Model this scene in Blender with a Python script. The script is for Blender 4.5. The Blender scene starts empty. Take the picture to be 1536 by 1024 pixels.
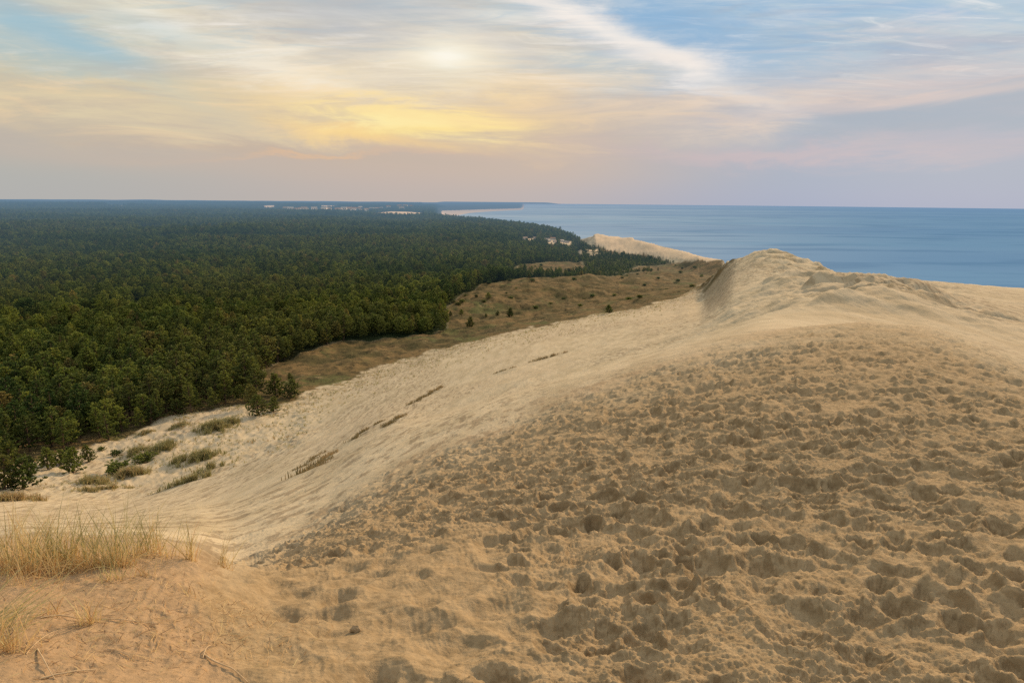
import bpy, math, random
import numpy as np
from mathutils import Matrix, Vector
PI = math.pi
random.seed(7); RNG = np.random.default_rng(7)
scene = bpy.context.scene
COL = scene.collection
# ------------------------------------------------------------------ camera
W0, H0, F = 1536.0, 1024.0, 1024.0
PITCH = math.radians(11.74); ROLL = math.radians(0.50)
cp, sp = math.cos(PITCH), math.sin(PITCH)
U0 = np.array([0, sp, cp]); R0 = np.array([1.0, 0, 0]); FW = np.array([0, cp, -sp])
CU = math.cos(ROLL)*U0 - math.sin(ROLL)*R0
CR = math.cos(ROLL)*R0 + math.sin(ROLL)*U0
cam_d = bpy.data.cameras.new('camera'); cam = bpy.data.objects.new('camera', cam_d); COL.objects.link(cam)
cam_d.lens = 24; cam_d.sensor_width = 36; cam_d.clip_start = 0.05; cam_d.clip_end = 200000
cam.matrix_world = Matrix(((CR[0], CU[0], -FW[0], 0), (CR[1], CU[1], -FW[1], 0), (CR[2], CU[2], -FW[2], 0), (0, 0, 0, 1)))
scene.camera = cam
RE = 6371000.0
def azq(px, py):
    d = FW*F + CR*(px-W0/2) + CU*(H0/2-py)
    h = math.hypot(d[0], d[1])
    return math.atan2(d[0], d[1]), -d[2]/h
# ------------------------------------------------------------------ noise
_perm = np.random.default_rng(3).permutation(1 << 16).astype(np.int32)
_gc = np.cos(np.arange(65536)*(2*PI/65536)).astype(np.float32); _gs = np.sin(np.arange(65536)*(2*PI/65536)).astype(np.float32)
_pc = _gc[_perm]; _ps = _gs[_perm]
def noise(x, y, seed=0):
    x = np.asarray(x, float); y = np.asarray(y, float)
    fx0 = np.floor(x); fy0 = np.floor(y)
    ix = fx0.astype(np.int32)+seed*1013; iy = fy0.astype(np.int32)
    fx = (x-fx0).astype(np.float32); fy = (y-fy0).astype(np.float32)
    h0 = _perm[ix & 65535]+iy; h1 = _perm[(ix+1) & 65535]+iy
    k00 = h0 & 65535; k10 = h1 & 65535; k01 = (h0+1) & 65535; k11 = (h1+1) & 65535
    u = fx*fx*fx*(fx*(fx*6-15)+10); v = fy*fy*fy*(fy*(fy*6-15)+10); gx1 = fx-1; gy1 = fy-1
    n0 = _pc[k00]*fx+_ps[k00]*fy; n1 = _pc[k10]*gx1+_ps[k10]*fy
    n2 = _pc[k01]*fx+_ps[k01]*gy1; n3 = _pc[k11]*gx1+_ps[k11]*gy1
    a = n0+(n1-n0)*u; return 1.5*(a+((n2+(n3-n2)*u)-a)*v)
def mk(w, f, x, y):
    """w * f(x, y), evaluated only where w counts"""
    w = np.asarray(w, float)
    if w.ndim == 0: return w*f(x, y) if w > 1e-3 else 0.
    k = w > 1e-3; o = np.zeros(w.shape); o[k] = w[k]*f(x[k], y[k]); return o
def fbm(x, y, o=4, seed=0, gain=0.5):
    s = 0; a = 1; t = 0
    for k in range(o):
        s = s + a*noise(x, y, seed+k); t += a; x = x*2.03+7.1; y = y*2.03+3.3; a *= gain
    return s/t
def ridged(x, y, o=3, seed=0):
    s = 0; a = 1; t = 0
    for k in range(o):
        s = s + a*(1-2.2*np.abs(noise(x, y, seed+k))); t += a; x = x*2.1+5.2; y = y*2.1+1.7; a *= 0.5
    return s/t
def sst(a, b, x):
    t = np.clip((x-a)/(b-a), 0, 1); return t*t*(3-2*t)
# ------------------------------------------------------------------ terrain profile lines (px, py, distance) -> height
def pl(pts):
    out = []
    for px, py, r in pts:
        a, q = azq(px, py); out.append((a, r, -q*r))
    return out
def plz(pts, y=420):
    return [(azq(px, y)[0], r, z) for px, r, z in pts]
L1 = pl([(-300,1015,3.8),(0,1015,3.3),(300,1015,3.1),(520,1015,3.0),(768,1015,2.9),(1200,1015,3.25),(1536,1015,3.85),(1800,1015,4.1)])
L2 = pl([(-300,850,6.2),(0,852,5.1),(100,850,5.0),(200,845,4.75),(290,852,4.6),(340,870,4.7),(420,880,4.9),(520,865,4.95),(620,850,5.0),(768,828,5.2),(1100,800,5.35),(1536,790,6.3),(1800,780,7)])
LD = pl([(-300,802,9),(0,805,9),(100,803,8.6),(200,805,8),(290,822,7.2),(340,845,7),(420,822,8.2),(520,760,11),(620,700,13.5),(768,640,15.5),(900,582,18),(1000,548,19.5),(1130,512,21),(1220,493,23),(1300,488,24),(1380,492,24),(1460,515,23),(1536,548,21),(1800,650,17)])
LE = pl([(-300,776,75),(0,776,75),(100,772,75),(200,763,75),(300,742,75),(450,690,76),(620,618,85),(768,575,85),(900,540,85),(1030,505,78),(1155,462,70),(1250,444,72),(1330,455,70),(1400,470,65),(1536,500,60),(1800,560,50)])
LE2 = pl([(-300,762,88),(0,754,92),(100,748,95),(200,738,98),(300,700,105),(400,662,112),(500,618,128),(620,566,152),(768,512,190),(900,476,240),(1000,448,290),(1050,435,312),(1062,427,296),(1075,420,262),(1100,408,205),(1155,403,165),(1240,420,132),(1330,430,115),(1400,440,108),(1536,456,105),(1800,475,90)])
LF = pl([(-300,708,125),(0,692,128),(60,682,131),(190,652,140),(300,622,146),(380,610,150),(450,590,164),(600,537,205),(768,495,240),(900,466,285),(1000,440,322),(1050,428,334),(1062,420,318),(1075,410,295),(1090,398,272),(1102,392,258),(1125,381,242),(1155,375,230),(1180,380,222),(1210,394,205),(1240,404,180),(1265,412,162),(1400,421,150),(1536,431,150),(1800,450,150)])
LG = plz([(-300,180,-48),(0,180,-47),(380,200,-47.5),(600,250,-48.5),(768,285,-49),(900,330,-48),(1000,375,-47),(1050,392,-47.5),(1075,385,-47),(1102,350,-46),(1155,290,-36),(1210,255,-34),(1265,215,-30),(1400,205,-30),(1800,205,-32)])
LH = plz([(-300,420,-50),(0,420,-50),(600,440,-50),(900,440,-49),(1000,450,-49),(1080,455,-52),(1110,460,-70),(1155,470,-104),(1265,420,-104),(1536,400,-104),(1800,400,-104)])
def zt(px, py, z, sub=0):
    a, q = azq(px, py); r = -z/q
    return (a, r, z-sub)
LC = [zt(-300,322,-54,0),(azq(0,322)[0],2500,-54),(azq(640,322)[0],2500,-56),zt(665,327,-56,9),zt(720,330.5,-54,8),zt(800,339,-53,6),zt(860,350,-51,6)] + pl([(885,355,830),(905,354,800),(950,359,740),(1000,371,640),(1085,389,520)]) + plz([(1110,520,-104),(1155,560,-106),(1800,560,-106)])
def bump_r(L, f, add, zs):
    return [(a, r*f+add, z) for (a, r, _), z in zip(L, zs)]
aC = np.array([p[0] for p in LC]); rC = np.array([p[1] for p in LC])
a655 = azq(655, 325)[0]; a780 = azq(782, 313)[0]; a850 = azq(848, 307)[0]
def solve_r(q, h):          # distance at which a sheet h below the eye (round earth) is met
    k = 1/(2*RE); d = q*q-4*k*h
    return (q-math.sqrt(d))/(2*k) if d > 0 else math.sqrt(h/k)
AZT = np.radians(np.arange(-62, 62.01, 0.1))
def lin(L):
    a = np.array([p[0] for p in L]); o = np.argsort(a)
    r = np.array([p[1] for p in L])[o]; z = np.array([p[2] for p in L])[o]; a = a[o]
    return pchip(a, r, AZT), pchip(a, z, AZT)
def pchip(x, y, xi):
    h = np.diff(x); d = np.diff(y)/h; m = np.zeros_like(y)
    for i in range(1, len(y)-1):
        if d[i-1]*d[i] > 0:
            w1 = 2*h[i]+h[i-1]; w2 = h[i]+2*h[i-1]
            m[i] = (w1+w2)/(w1/d[i-1]+w2/d[i])
    m[0] = d[0]; m[-1] = d[-1]
    xc = np.clip(xi, x[0], x[-1]); k = np.clip(np.searchsorted(x, xc)-1, 0, len(h)-1)
    t = (xc-x[k])/h[k]
    return ((2*t**3-3*t**2+1)*y[k] + (t**3-2*t**2+t)*h[k]*m[k] + (-2*t**3+3*t**2)*y[k+1] + (t**3-t**2)*h[k]*m[k+1])
lines = [lin(L) for L in (L1, L2, LD)]
rD, zD = lines[-1]
rE, zE = lin(LE)
# shallow saddle behind the trampled brow, on the right only
dip = 0.9*sst(azq(1120,490)[0], azq(1260,490)[0], AZT)
rd2 = rD+10; zd2 = zD+(zE-zD)*10/(rE-rD)-dip
lines += [(rd2, zd2), (rE, zE), lin(LE2), lin(LF), lin(LG), lin(LH)]
rc, zc = lin(LC)
# small backing step just before the coast crest
rpre = np.maximum(rc*0.86, lines[-1][0]+20); zpre = lines[-1][1]*0.5+np.minimum(zc, -50)*0.5
selr = AZT > azq(870, 352)[0]
zpre = np.where(selr & (zc > -60), -50.5, np.where(zc < -90, -104, -56))
rc = np.maximum(rc, rpre+20)
lines += [(rpre, zpre), (rc, zc)]
sea = sst(a655-0.006, a655+0.012, AZT)                 # 1 where the bay lies beyond the coast
land_l = -56.0
rS = rc*1.10+50; zS = land_l*(1-sea) - 104*sea
Bp = [(640,328),(670,326),(690,322.5),(705,319.5),(740,317),(783,315)]
Bq = [(640,318.5),(690,317.2),(740,315.2),(783,314.2)]
Ba = np.array([azq(*p)[0] for p in Bp]); Br = np.array([solve_r(azq(*p)[1], 100) for p in Bp])
rB = np.interp(AZT, Ba, Br); rB2 = np.interp(AZT, [azq(*p)[0] for p in Bq], [solve_r(azq(*p)[1], 96) for p in Bq]); rB2 = np.maximum(rB2, rB*1.05)
head1 = 1-sst(a780-0.002, a780+0.004, AZT)             # near headland present
head2 = 1-sst(a850-0.03, a850+0.001, AZT)
def mixz(l, w): return land_l*(1-sea) + sea*(l*w - 104*(1-w))
lines += [(rS, zS), (np.maximum(rB*0.97, rS*1.02), zS), (np.maximum(rB, rS*1.06), mixz(-99.6, head1)),
          (np.maximum(rB2, rS*1.1), mixz(-95.5, head1)), (np.maximum(rB2*1.08, rS*1.2), mixz(-82, head1)),
          (np.maximum(rB2*1.35, rS*1.4), mixz(-66, head1)),
          (AZT*0+19000, (land_l-12)*(1-sea)+sea*(-62*head1-104*(1-head1))), (AZT*0+21000, (-80)*(1-sea)+sea*(-100*head2-106*(1-head2))),
          (AZT*0+24000, (-85)*(1-sea)+sea*(-48*head2-106*(1-head2))), (AZT*0+34000, -110+AZT*0), (AZT*0+90000, -110+AZT*0)]
lines = [(AZT*0+0.4, AZT*0-1.62)] + lines
RL = np.array([l[0] for l in lines]); ZL = np.array([l[1] for l in lines])
for k in range(1, len(RL)): RL[k] = np.maximum(RL[k], RL[k-1]*1.02+0.05)
LR = np.linspace(math.log(0.5), math.log(90000), 1500)
TAB = np.empty((len(AZT), len(LR)))
rr_ = np.exp(LR)
for i in range(len(AZT)): TAB[i] = pchip(RL[:, i], ZL[:, i], rr_)
def gsm(T, s, ax):
    k = np.arange(-int(3*s)-1, int(3*s)+2); w = np.exp(-0.5*(k/s)**2); w /= w.sum()
    P = np.pad(T, [(len(k)//2,)*2 if a == ax else (0, 0) for a in (0, 1)], mode='edge')
    o = 0
    for j, ww in enumerate(w): o = o + ww*(P[j:j+T.shape[0]] if ax == 0 else P[:, j:j+T.shape[1]])
    return o
TAB = gsm(gsm(TAB, 4, 0), 1.8, 1)*(rr_ < 400)[None] + gsm(TAB, 1.0, 0)*(rr_ >= 400)[None]
NA, NR = TAB.shape
_zback = TAB[0]*0.5+TAB[-1]*0.5
def cub(p0, p1, p2, p3, t):
    return p1+0.5*t*(p2-p0+t*(2*p0-5*p1+4*p2-p3+t*(3*(p1-p2)+p3-p0)))
def Hpol(az, r):
    fa = np.clip((az-AZT[0])/(AZT[1]-AZT[0]), 0, NA-1.001); fr = np.clip((np.log(np.maximum(r, 0.5))-LR[0])/(LR[1]-LR[0]), 0, NR-1.001)
    ia = np.floor(fa).astype(int); ir = np.floor(fr).astype(int); ta = fa-ia; tr = fr-ir
    rows = []
    for k in (-1, 0, 1, 2):
        a = np.clip(ia+k, 0, NA-1)
        rows.append(cub(*[TAB[a, np.clip(ir+m, 0, NR-1)] for m in (-1, 0, 1, 2)], tr))
    z = cub(*rows, ta)
    zb = np.interp(np.log(np.maximum(r, 0.5)), LR, _zback)
    w = sst(math.radians(62), math.radians(120), np.abs(az))
    return z*(1-w)+zb*w - r*r/(2*RE)
def Hb(x, y):
    x = np.asarray(x, float); y = np.asarray(y, float)
    return Hpol(np.arctan2(x, y), np.hypot(x, y))
_rm = np.exp(np.linspace(math.log(1.5), math.log(60000), 6000))
def hit(px, py, lift=0.0):
    """world point of the ground seen along a line of sight"""
    a, q = azq(px, py)
    d = -q*_rm - (Hpol(np.full_like(_rm, a), _rm)+lift)
    k = np.argmax(d <= 0)
    if d[k] > 0: k = len(_rm)-2
    r = _rm[k]
    if k > 0 and d[k-1] > 0: r = _rm[k-1] + (_rm[k]-_rm[k-1])*d[k-1]/(d[k-1]-d[k])
    return r*math.sin(a), r*math.cos(a), r
def inpoly(a, l, poly):
    c = np.zeros(np.shape(a), bool); n = len(poly)
    for i in range(n):
        x1, y1 = poly[i]; x2, y2 = poly[(i+1) % n]
        if y1 == y2: continue
        c ^= ((y1 > l) != (y2 > l)) & (a < (x2-x1)*(l-y1)/(y2-y1)+x1)
    return c
def wpoly(pts):
    o = []
    for p in pts:
        x, y, r = hit(*p); o.append((math.atan2(x, y), math.log(r)))
    return o
# ------------------------------------------------------------------ zones, as shapes on the ground
SBL = [(-300,716),(-100,712),(0,704),(60,688),(110,674),(190,652),(250,628),(300,616),(360,607),(395,618),(450,594),(520,569),(600,540),(680,519),(760,500),(830,486),(900,471),(960,462),(1020,446),(1046,431)]
sb = [hit(*p) for p in SBL]
sb_a = np.array([math.atan2(p[0], p[1]) for p in sb]); sb_r = np.array([p[2] for p in sb])
heath_polys = [wpoly(p) for p in (
  [(395,640),(383,585),(386,566),(420,544),(470,529),(520,515),(560,511),(600,506),(650,500),(672,492),(664,474),(680,461),(720,441),(760,430),(800,423),(860,424),(905,420),(982,414),(1010,404),(1060,398),(1088,396),(1080,418),(1046,440),(900,490),(768,520),(600,560),(450,620)],
  [(758,411),(780,398),(830,393),(872,394),(880,402),(855,412),(800,415)],
  [(925,412),(957,401),(1000,397),(1077,391),(1088,394),(1060,402),(1005,412)],
  [(895,371),(925,374),(990,383),(1020,387),(980,386),(930,382),(905,379)])]
dune_poly = wpoly([(860,354),(885,352.5),(905,352),(950,361),(1000,373),(1085,391),(1062,392.5),(1000,387.5),(960,383),(915,377),(893,369)])
clear_polys = [wpoly(p) for p in (
  [(200,346),(218,344),(246,345),(246,349),(215,349)],[(262,347),(330,343),(332,345),(270,350)],
  [(562,320),(590,316.5),(635,319),(632,323),(600,325),(566,323)],[(430,315),(480,314),(560,317),(556,320),(500,319),(432,317)],
  [(395,310),(412,309.5),(412,312),(396,312)],[(480,309.5),(506,309),(506,311),(482,311.5)],
  [(782,360),(806,358),(806,361),(784,362.5)],[(818,360),(832,358),(837,365),(822,365)],[(838,362),(858,362),(856,366),(842,365)],
  [(878,374),(900,374),(898,377),(882,377)],[(866,376),(872,375),(874,380),(868,380)],[(195,458),(228,452),(230,462),(200,464)],[(160,309),(192,308.5),(192,310.5),(162,311)])]
rdl = lambda a: np.interp(a, AZT, rD)
def zones(x, y):
    a = np.arctan2(x, y); r = np.hypot(x, y); l = np.log(np.maximum(r, .5))
    n1 = fbm(x/9, y/9, 3, 11); n2 = fbm(x/40, y/40, 3, 21)
    sr = np.interp(a, sb_a, sb_r)*(1+0.045*n1+0.02*n2)
    beyond = (r > sr) & (a < sb_a[-1]+0.004*n1)
    nosea = np.zeros(np.shape(x), bool)
    aw = a+0.003*n1; lw = l+0.012*n1
    heath = np.zeros(np.shape(x), bool)
    for p in heath_polys: heath |= inpoly(aw, lw, p)
    ds = inpoly(a+0.0015*n1, l+0.006*n1, dune_poly)
    cl = np.zeros(np.shape(x), bool)
    front = np.zeros(np.shape(x), bool)
    for p in clear_polys:
        cl |= inpoly(a+0.0008*n1, l+0.004*n1, p); front |= inpoly(a+0.0008*n1, l+.09, p) | inpoly(a+0.0008*n1, l+.05, p)
    far = (a < azq(1092, 390)[0]) & (r > 360)
    land = beyond | far
    forest = land & ~heath & ~ds & ~cl & ~front
    forest &= ~((a > azq(1046, 440)[0]) & (r < 430))
    forest &= ~((a > azq(870, 355)[0]) & (r > .9*np.interp(a, AZT, rc)))
    forest &= ~(a > azq(1062, 390)[0])
    return land, heath & land, forest, ds, cl
# ------------------------------------------------------------------ mounds and local relief
mounds = []   # x, y, radius, height
def mound(px, py, rad, h, ax=1.0, th=0.0):
    x, y, r = hit(px, py); mounds.append((x, y, rad, h, ax, th)); return x, y
mound(800, 438, 26, 5.0, 2.0, 0.2); mound(720, 455, 22, 3.5, 1.3, 0.5); mound(900, 428, 26, 3.5, 2.0, 0.0); mound(1010, 418, 28, 3.5, 1.6, 0)
GR = [  # grass patches at the toe of the dune: px, py, width, depth, blade height, dryness, label
 (322,644,4.6,3.4,1.1,.45,'big rounded clump of marram grass on the sand just below the forest corner'),
 (345,636,3.0,2.4,1.0,.5,'right-hand shoulder clump of grass touching the big rounded marram clump'),
 (300,690,4.4,2.4,1.0,.4,'wide green marram clump standing alone midway down the pale sand flat'),
 (272,694,2.6,2.0,.8,.45,'smaller marram clump at the left end of the wide green clump'),
 (243,676,3.4,2.4,1.0,.45,'tall marram clump on the rim of the hummocky sand beside a dark pine shrub'),
 (206,680,3.2,2.0,.8,.5,'low marram clump left of the dark pine shrub on the hummocky sand'),
 (197,716,3.8,2.0,1.0,.75,'dome-shaped straw and green grass clump in front of a spreading pine shrub'),
 (143,729,3.4,1.8,.8,.6,'slanting grass clump on the sand below the row of young pines'),
 (158,738,5.0,1.2,.55,.7,'thin straggly line of grass just above the foreground grass'),
 (24,757,5.0,1.6,.7,.9,'dry straw-coloured grass patch at the left edge under the young pines'),
 (285,726,5.2,.8,.8,.5,'long narrow band of marram grass climbing a small sand ledge'),
 (318,706,4.2,.8,.8,.5,'upper end piece of the narrow marram band on the sand ledge'),
 (216,652,2.4,1.4,.5,.7,'sparse grass wisps near the forest edge above the hummocky sand'),
 (268,640,3.2,1.6,.5,.7,'sparse low grass between the forest edge and the big rounded clump')]
STR = [ # grass strips lying up the slip face: x1,y1,x2,y2,height,dry,label
 (459,716,496,682,.38,.85,'lowest brown grass strip on the dune slip face'),
 (449,706,482,679,.3,.8,'faint grass strip just left of the lowest brown strip'),
 (526,662,552,642,.42,.8,'short brown grass strip above the lowest pair on the slip face'),
 (563,638,575,630,.38,.8,'tiny grass tuft between two strips on the slip face'),
 (578,640,606,622,.45,.8,'ragged grass strip just below the longest strip on the slip face'),
 (612,609,662,579,.55,.85,'longest dark grass strip with orange tips on the slip face'),
 (788,545,848,528,.6,.95,'rusty orange grass strip highest on the slip face'),
 (744,559,772,550,.35,.85,'faint dry grass line left of the rusty orange strip')]
for g in GR: mound(g[0], g[1], g[2]*0.6, 0.28, 1.2, 0)
for s in STR:
    for t in (0.15, 0.5, 0.85):
        mound(s[0]+(s[2]-s[0])*t+5, s[1]+(s[3]-s[1])*t+2, 1.5, 0.22, 1.0, 0)
RIDGE = [hit(*p)[:2] for p in ((1335,458),(1300,445),(1275,430),(1262,414),(1215,400),(1160,379),(1110,392),(1080,410))]
def segd(x, y, P):
    d = np.full(np.shape(x), 1e9)
    for (x1, y1), (x2, y2) in zip(P[:-1], P[1:]):
        dx, dy = x2-x1, y2-y1; t = np.clip(((x-x1)*dx+(y-y1)*dy)/(dx*dx+dy*dy), 0, 1)
        d = np.minimum(d, np.hypot(x-x1-t*dx, y-y1-t*dy))
    return d
# slip-face frame: u runs along the streaks toward the peak, v across them
SA = math.radians(20.0); su, sv = (math.sin(SA), math.cos(SA)), (math.cos(SA), -math.sin(SA))
BANK = [(r*math.sin(azq(px, py)[0]), r*math.cos(azq(px, py)[0])) for px, py, r in ((1058,424,312),(1075,410,293),(1092,397,270))]
LEDGES = [(1250,464,1345,457,1.1),(1148,434,1182,419,1.1),(1085,470,1110,466,.6),(1190,449,1275,434,1.1),(1228,424,1292,419,.6),(1110,472,1260,460,.6),(1225,438,1260,434,.9),(1262,441,1312,436,.8),(1180,402,1240,398,1.0),(750,577,800,572,.35)]
LEDW = []
for a_ in LEDGES:
    p1 = hit(a_[0], a_[1])[:2]; p2 = hit(a_[2], a_[3])[:2]; LEDW.append((p1, p2, a_[4]))
def relief(x, y):
    r = np.hypot(x, y); z = np.zeros(np.shape(x))
    for mx, my, rad, h, ax, th in mounds:
        sel = (np.abs(x-mx) < 4*rad*ax) & (np.abs(y-my) < 4*rad*ax)
        if np.ndim(x) == 0 and not sel: continue
        dx = (x-mx)*math.cos(th)+(y-my)*math.sin(th); dy = -(x-mx)*math.sin(th)+(y-my)*math.cos(th)
        z = z + h*np.exp(-(dx/(rad*ax))**2-(dy/rad)**2)
    a = np.arctan2(x, y)
    sr = np.interp(a, sb_a, sb_r); onland = sst(0.97, 1.10, r/sr)*(a < sb_a[-1])
    heathy = onland*sst(120, 200, r)*(1-sst(450, 700, r))
    z = z + mk(heathy, lambda x, y: 2.4*fbm(x/26, y/26, 4, 31)+1.0*ridged(x/15, y/10, 3, 35), x, y)
    farw = sst(450, 900, r)*(a < azq(1090, 390)[0])*(1-sst(2200, 3200, r))*(1-sst(azq(700,340)[0], azq(860,350)[0], a))
    z = z + mk(farw, lambda x, y: 11.0*ridged(x/700, y/420, 3, 41)-3, x, y)
    z = z + mk(sst(2600, 4200, r)*(1-sst(14000, 17500, r))*(a < a655-.02), lambda x, y: 22*fbm(x/1700, y/1100, 3, 47)+3, x, y)
    # hummocky toe sand at the left
    toe = sst(85, 105, r)*(1-onland)*(1-sst(azq(430,600)[0], azq(520,600)[0], a))
    z = z + mk(toe, lambda x, y: 0.55*fbm(x/5, y/5, 4, 51)+0.22*ridged(x/2.2, y/2.2, 2, 55), x, y)
    # wind-carved crest
    d = segd(x, y, RIDGE); w = np.exp(-(d/14)**2)*sst(40, 70, r)
    z = z + mk(w, lambda x, y: 1.2*fbm(x/7, y/7, 4, 61)+1.2*ridged(x/13, y/7, 5, 65)-0.45, x, y)
    for (x1, y1), (x2, y2), h in LEDW:
        dx, dy = x2-x1, y2-y1; L = math.hypot(dx, dy); t = ((x-x1)*dx+(y-y1)*dy)/(L*L); n = ((x-x1)*dy-(y-y1)*dx)/L
        if y2 < y1-1e9: n = -n
        wob = 2.0*noise(x/7, y/7, 77)
        s_ = (-np.sign(x1*dy-y1*dx) or 1)
        n = n*s_+wob
        z = z + h*np.exp(-np.minimum(((t-.5)/.45)**4, 60))*np.where(n > 0, np.exp(-np.clip(n, 0, 300)/9.0), np.exp(-np.minimum((n/1.1)**2, 60)))
    # eroded bank at the end of the crest
    d = segd(x, y, BANK); z = z + mk(np.exp(-(d/9)**2), lambda x, y: 1.6*ridged(x/5, y/5, 3, 71)+.2, x, y)
    # slip-face streaks, mid distance dune undulation
    dn = (1-onland)*sst(16, 40, r)*(1-sst(500, 700, r))
    z = z + mk(dn, lambda x, y: 0.20*fbm((x*su[0]+y*su[1])/22, (x*sv[0]+y*sv[1])/2.6, 3, 81) + 0.5*fbm(x/45, y/45, 2, 91), x, y)
    # worn footprints beyond the trampled brow
    z = z + mk(sst(12, 22, r)*(1-sst(90, 150, r))*(1-onland)*sst(-2, 12, x-0.35*y)*0.06, lambda x, y: ridged(x/.9, y/.9, 2, 95), x, y)
    # distant dune ridges
    ddune = inpoly(a, np.log(np.maximum(r, .5)), dune_poly)
    z = z + mk(ddune*sst(560, 640, r), lambda x, y: 2.0*ridged(x/60+y/150, y/90, 4, 101)+1.5*ridged(x/25, y/45, 3, 105), x, y)
    return z
# ------------------------------------------------------------------ trampled sand: heights stamped print by print
GX0, GX1, GY0, GY1, GS = -11.0, 24.0, 0.6, 28.0, 0.016
nx = int((GX1-GX0)/GS); ny = int((GY1-GY0)/GS)
gx = GX0+np.arange(nx)*GS; gy = GY0+np.arange(ny)*GS
FPH = np.zeros((ny, nx), np.float32); FPR = np.zeros((ny, nx), np.float32)
hump = [(math.atan2(p[0], p[1]), p[2]) for p in (hit(-60,1010), hit(330,1010), hit(355,930), hit(350,872))]
a_h1 = azq(350, 930)[0]; a_h0 = azq(270, 930)[0]
def tramp_w(x, y):
    a = np.arctan2(x, y); r = np.hypot(x, y)
    n = fbm(x/1.6, y/1.6, 2, 5)
    w = 1-sst(0.72, 1.38, r/rdl(a)*(1+0.22*n)+.12*noise(x/.5, y/.5, 8))
    hump_edge = a_h1-0.02+0.06*n
    return w*sst(-0.09, 0.05, a-hump_edge)
def soft_w(x, y):      # smoother, older prints bottom centre-left
    a = np.arctan2(x, y); r = np.hypot(x, y)
    return (1-sst(azq(640,900)[0], azq(930,900)[0], a+0.12*noise(x/.8, y/.8, 9)))*(1-sst(4.6, 6.5, r))
npr = 9500
rs = np.random.default_rng(11)
cand = []
while len(cand) < npr:
    a = rs.uniform(math.radians(-42), math.radians(46)); r = math.sqrt(rs.uniform(1.2**2, 27**2))
    cand.append((r*math.sin(a), r*math.cos(a)))
cx = np.array([c[0] for c in cand]); cy = np.array([c[1] for c in cand])
cw = tramp_w(cx, cy); cs = soft_w(cx, cy)
order = np.argsort(rs.uniform(0, 1, npr)+0.0)
for i in order:
    if rs.uniform() > cw[i]: continue
    soft = cs[i] > 0.5
    if soft and rs.uniform() > 0.42: continue
    x, y = cx[i], cy[i]
    big = rs.uniform(0.62, 1.2)
    a_, b_ = (0.155*big, 0.105*big) if not soft else (0.19*big, 0.15*big)
    th = rs.uniform(0, 2*PI) if rs.uniform() < .4 else rs.normal(1.2, .5)
    dep = rs.uniform(.045, .11)*(0.8 if soft else 1.0)
    wd = 0.46
    i0 = int((x-wd-GX0)/GS); i1 = int((x+wd-GX0)/GS); j0 = int((y-wd-GY0)/GS); j1 = int((y+wd-GY0)/GS)
    if i0 < 0 or j0 < 0 or i1 >= nx or j1 >= ny: continue
    X, Y = np.meshgrid(gx[i0:i1]-x, gy[j0:j1]-y)
    u = X*math.cos(th)+Y*math.sin(th); v = -X*math.sin(th)+Y*math.cos(th)
    ph = np.arctan2(v, u); p1, p2, p3 = rs.uniform(0, 2*PI, 3)
    rho = np.hypot(u/a_, v/b_)*(1+0.13*np.sin(2*ph+p1)+0.09*np.sin(3*ph+p2)+(0 if soft else .05)*np.sin(7*ph+p3))
    sub = FPH[j0:j1, i0:i1]
    loc = float(sub.mean())
    wsm = 1-sst(0.75, 1.5 if soft else 1.2, rho)
    push = 0.55+0.45*np.cos(ph-p3)
    pit = -dep*(1-sst(0.1, 1.05, rho))
    rim = dep*(.42 if not soft else .3)*push*np.exp(-((rho-1.28)/(.27 if not soft else .42))**2)
    FPH[j0:j1, i0:i1] = sub*(1-wsm*.85)+loc*wsm*.85+pit+rim
    if not soft:
        FPR[j0:j1, i0:i1] = np.maximum(FPR[j0:j1, i0:i1]*.96, np.exp(-((rho-1.15)/.4)**2))
def box(T, k):
    for ax in (0, 1):
        P = np.pad(T, [(k, k) if a == ax else (0, 0) for a in (0, 1)], mode='edge'); c = np.cumsum(P, axis=ax, dtype=np.float64)
        c = np.insert(c, 0, 0, axis=ax); n = 2*k+1
        T = ((c[n:]-c[:-n]) if ax == 0 else (c[:, n:]-c[:, :-n]))/n
    return T.astype(np.float32)
FPH = FPH - box(FPH, 45)*.8
XX, YY = np.meshgrid(gx, gy)
def footprint(x, y):
    fx = (x-GX0)/GS; fy = (y-GY0)/GS
    ins = (fx > 1) & (fy > 1) & (fx < nx-2) & (fy < ny-2)
    fx = np.clip(fx, 0, nx-2.001); fy = np.clip(fy, 0, ny-2.001)
    ix = fx.astype(int); iy = fy.astype(int); tx = fx-ix; ty = fy-iy
    def s(T): return (T[iy, ix]*(1-tx)+T[iy, ix+1]*tx)*(1-ty)+(T[iy+1, ix]*(1-tx)+T[iy+1, ix+1]*tx)*ty
    return s(FPH)*ins, s(FPR)*ins
def bowls(x, y, cell, seed, d0, d1, k):
    """packed round hollows that meet in sharp ridges"""
    u = x/cell; v = y/cell; iu = np.floor(u).astype(np.int32); iv = np.floor(v).astype(np.int32); best = np.zeros(np.shape(x))
    for i in (-1, 0, 1):
        for j in (-1, 0, 1):
            h = _perm[((_perm[(iu+i+seed*77) & 65535])+iv+j) & 65535]; r1 = (h & 255)/255.; r2 = ((h >> 8) & 255)/255.; r3 = ((h*7919) & 65535)/65535.
            dd = ((u-iu-i-r1)**2+(v-iv-j-r2)**2)*cell*cell
            best = np.minimum(best, -(d0+(d1-d0)*r3)+k*dd)
    return best
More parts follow.
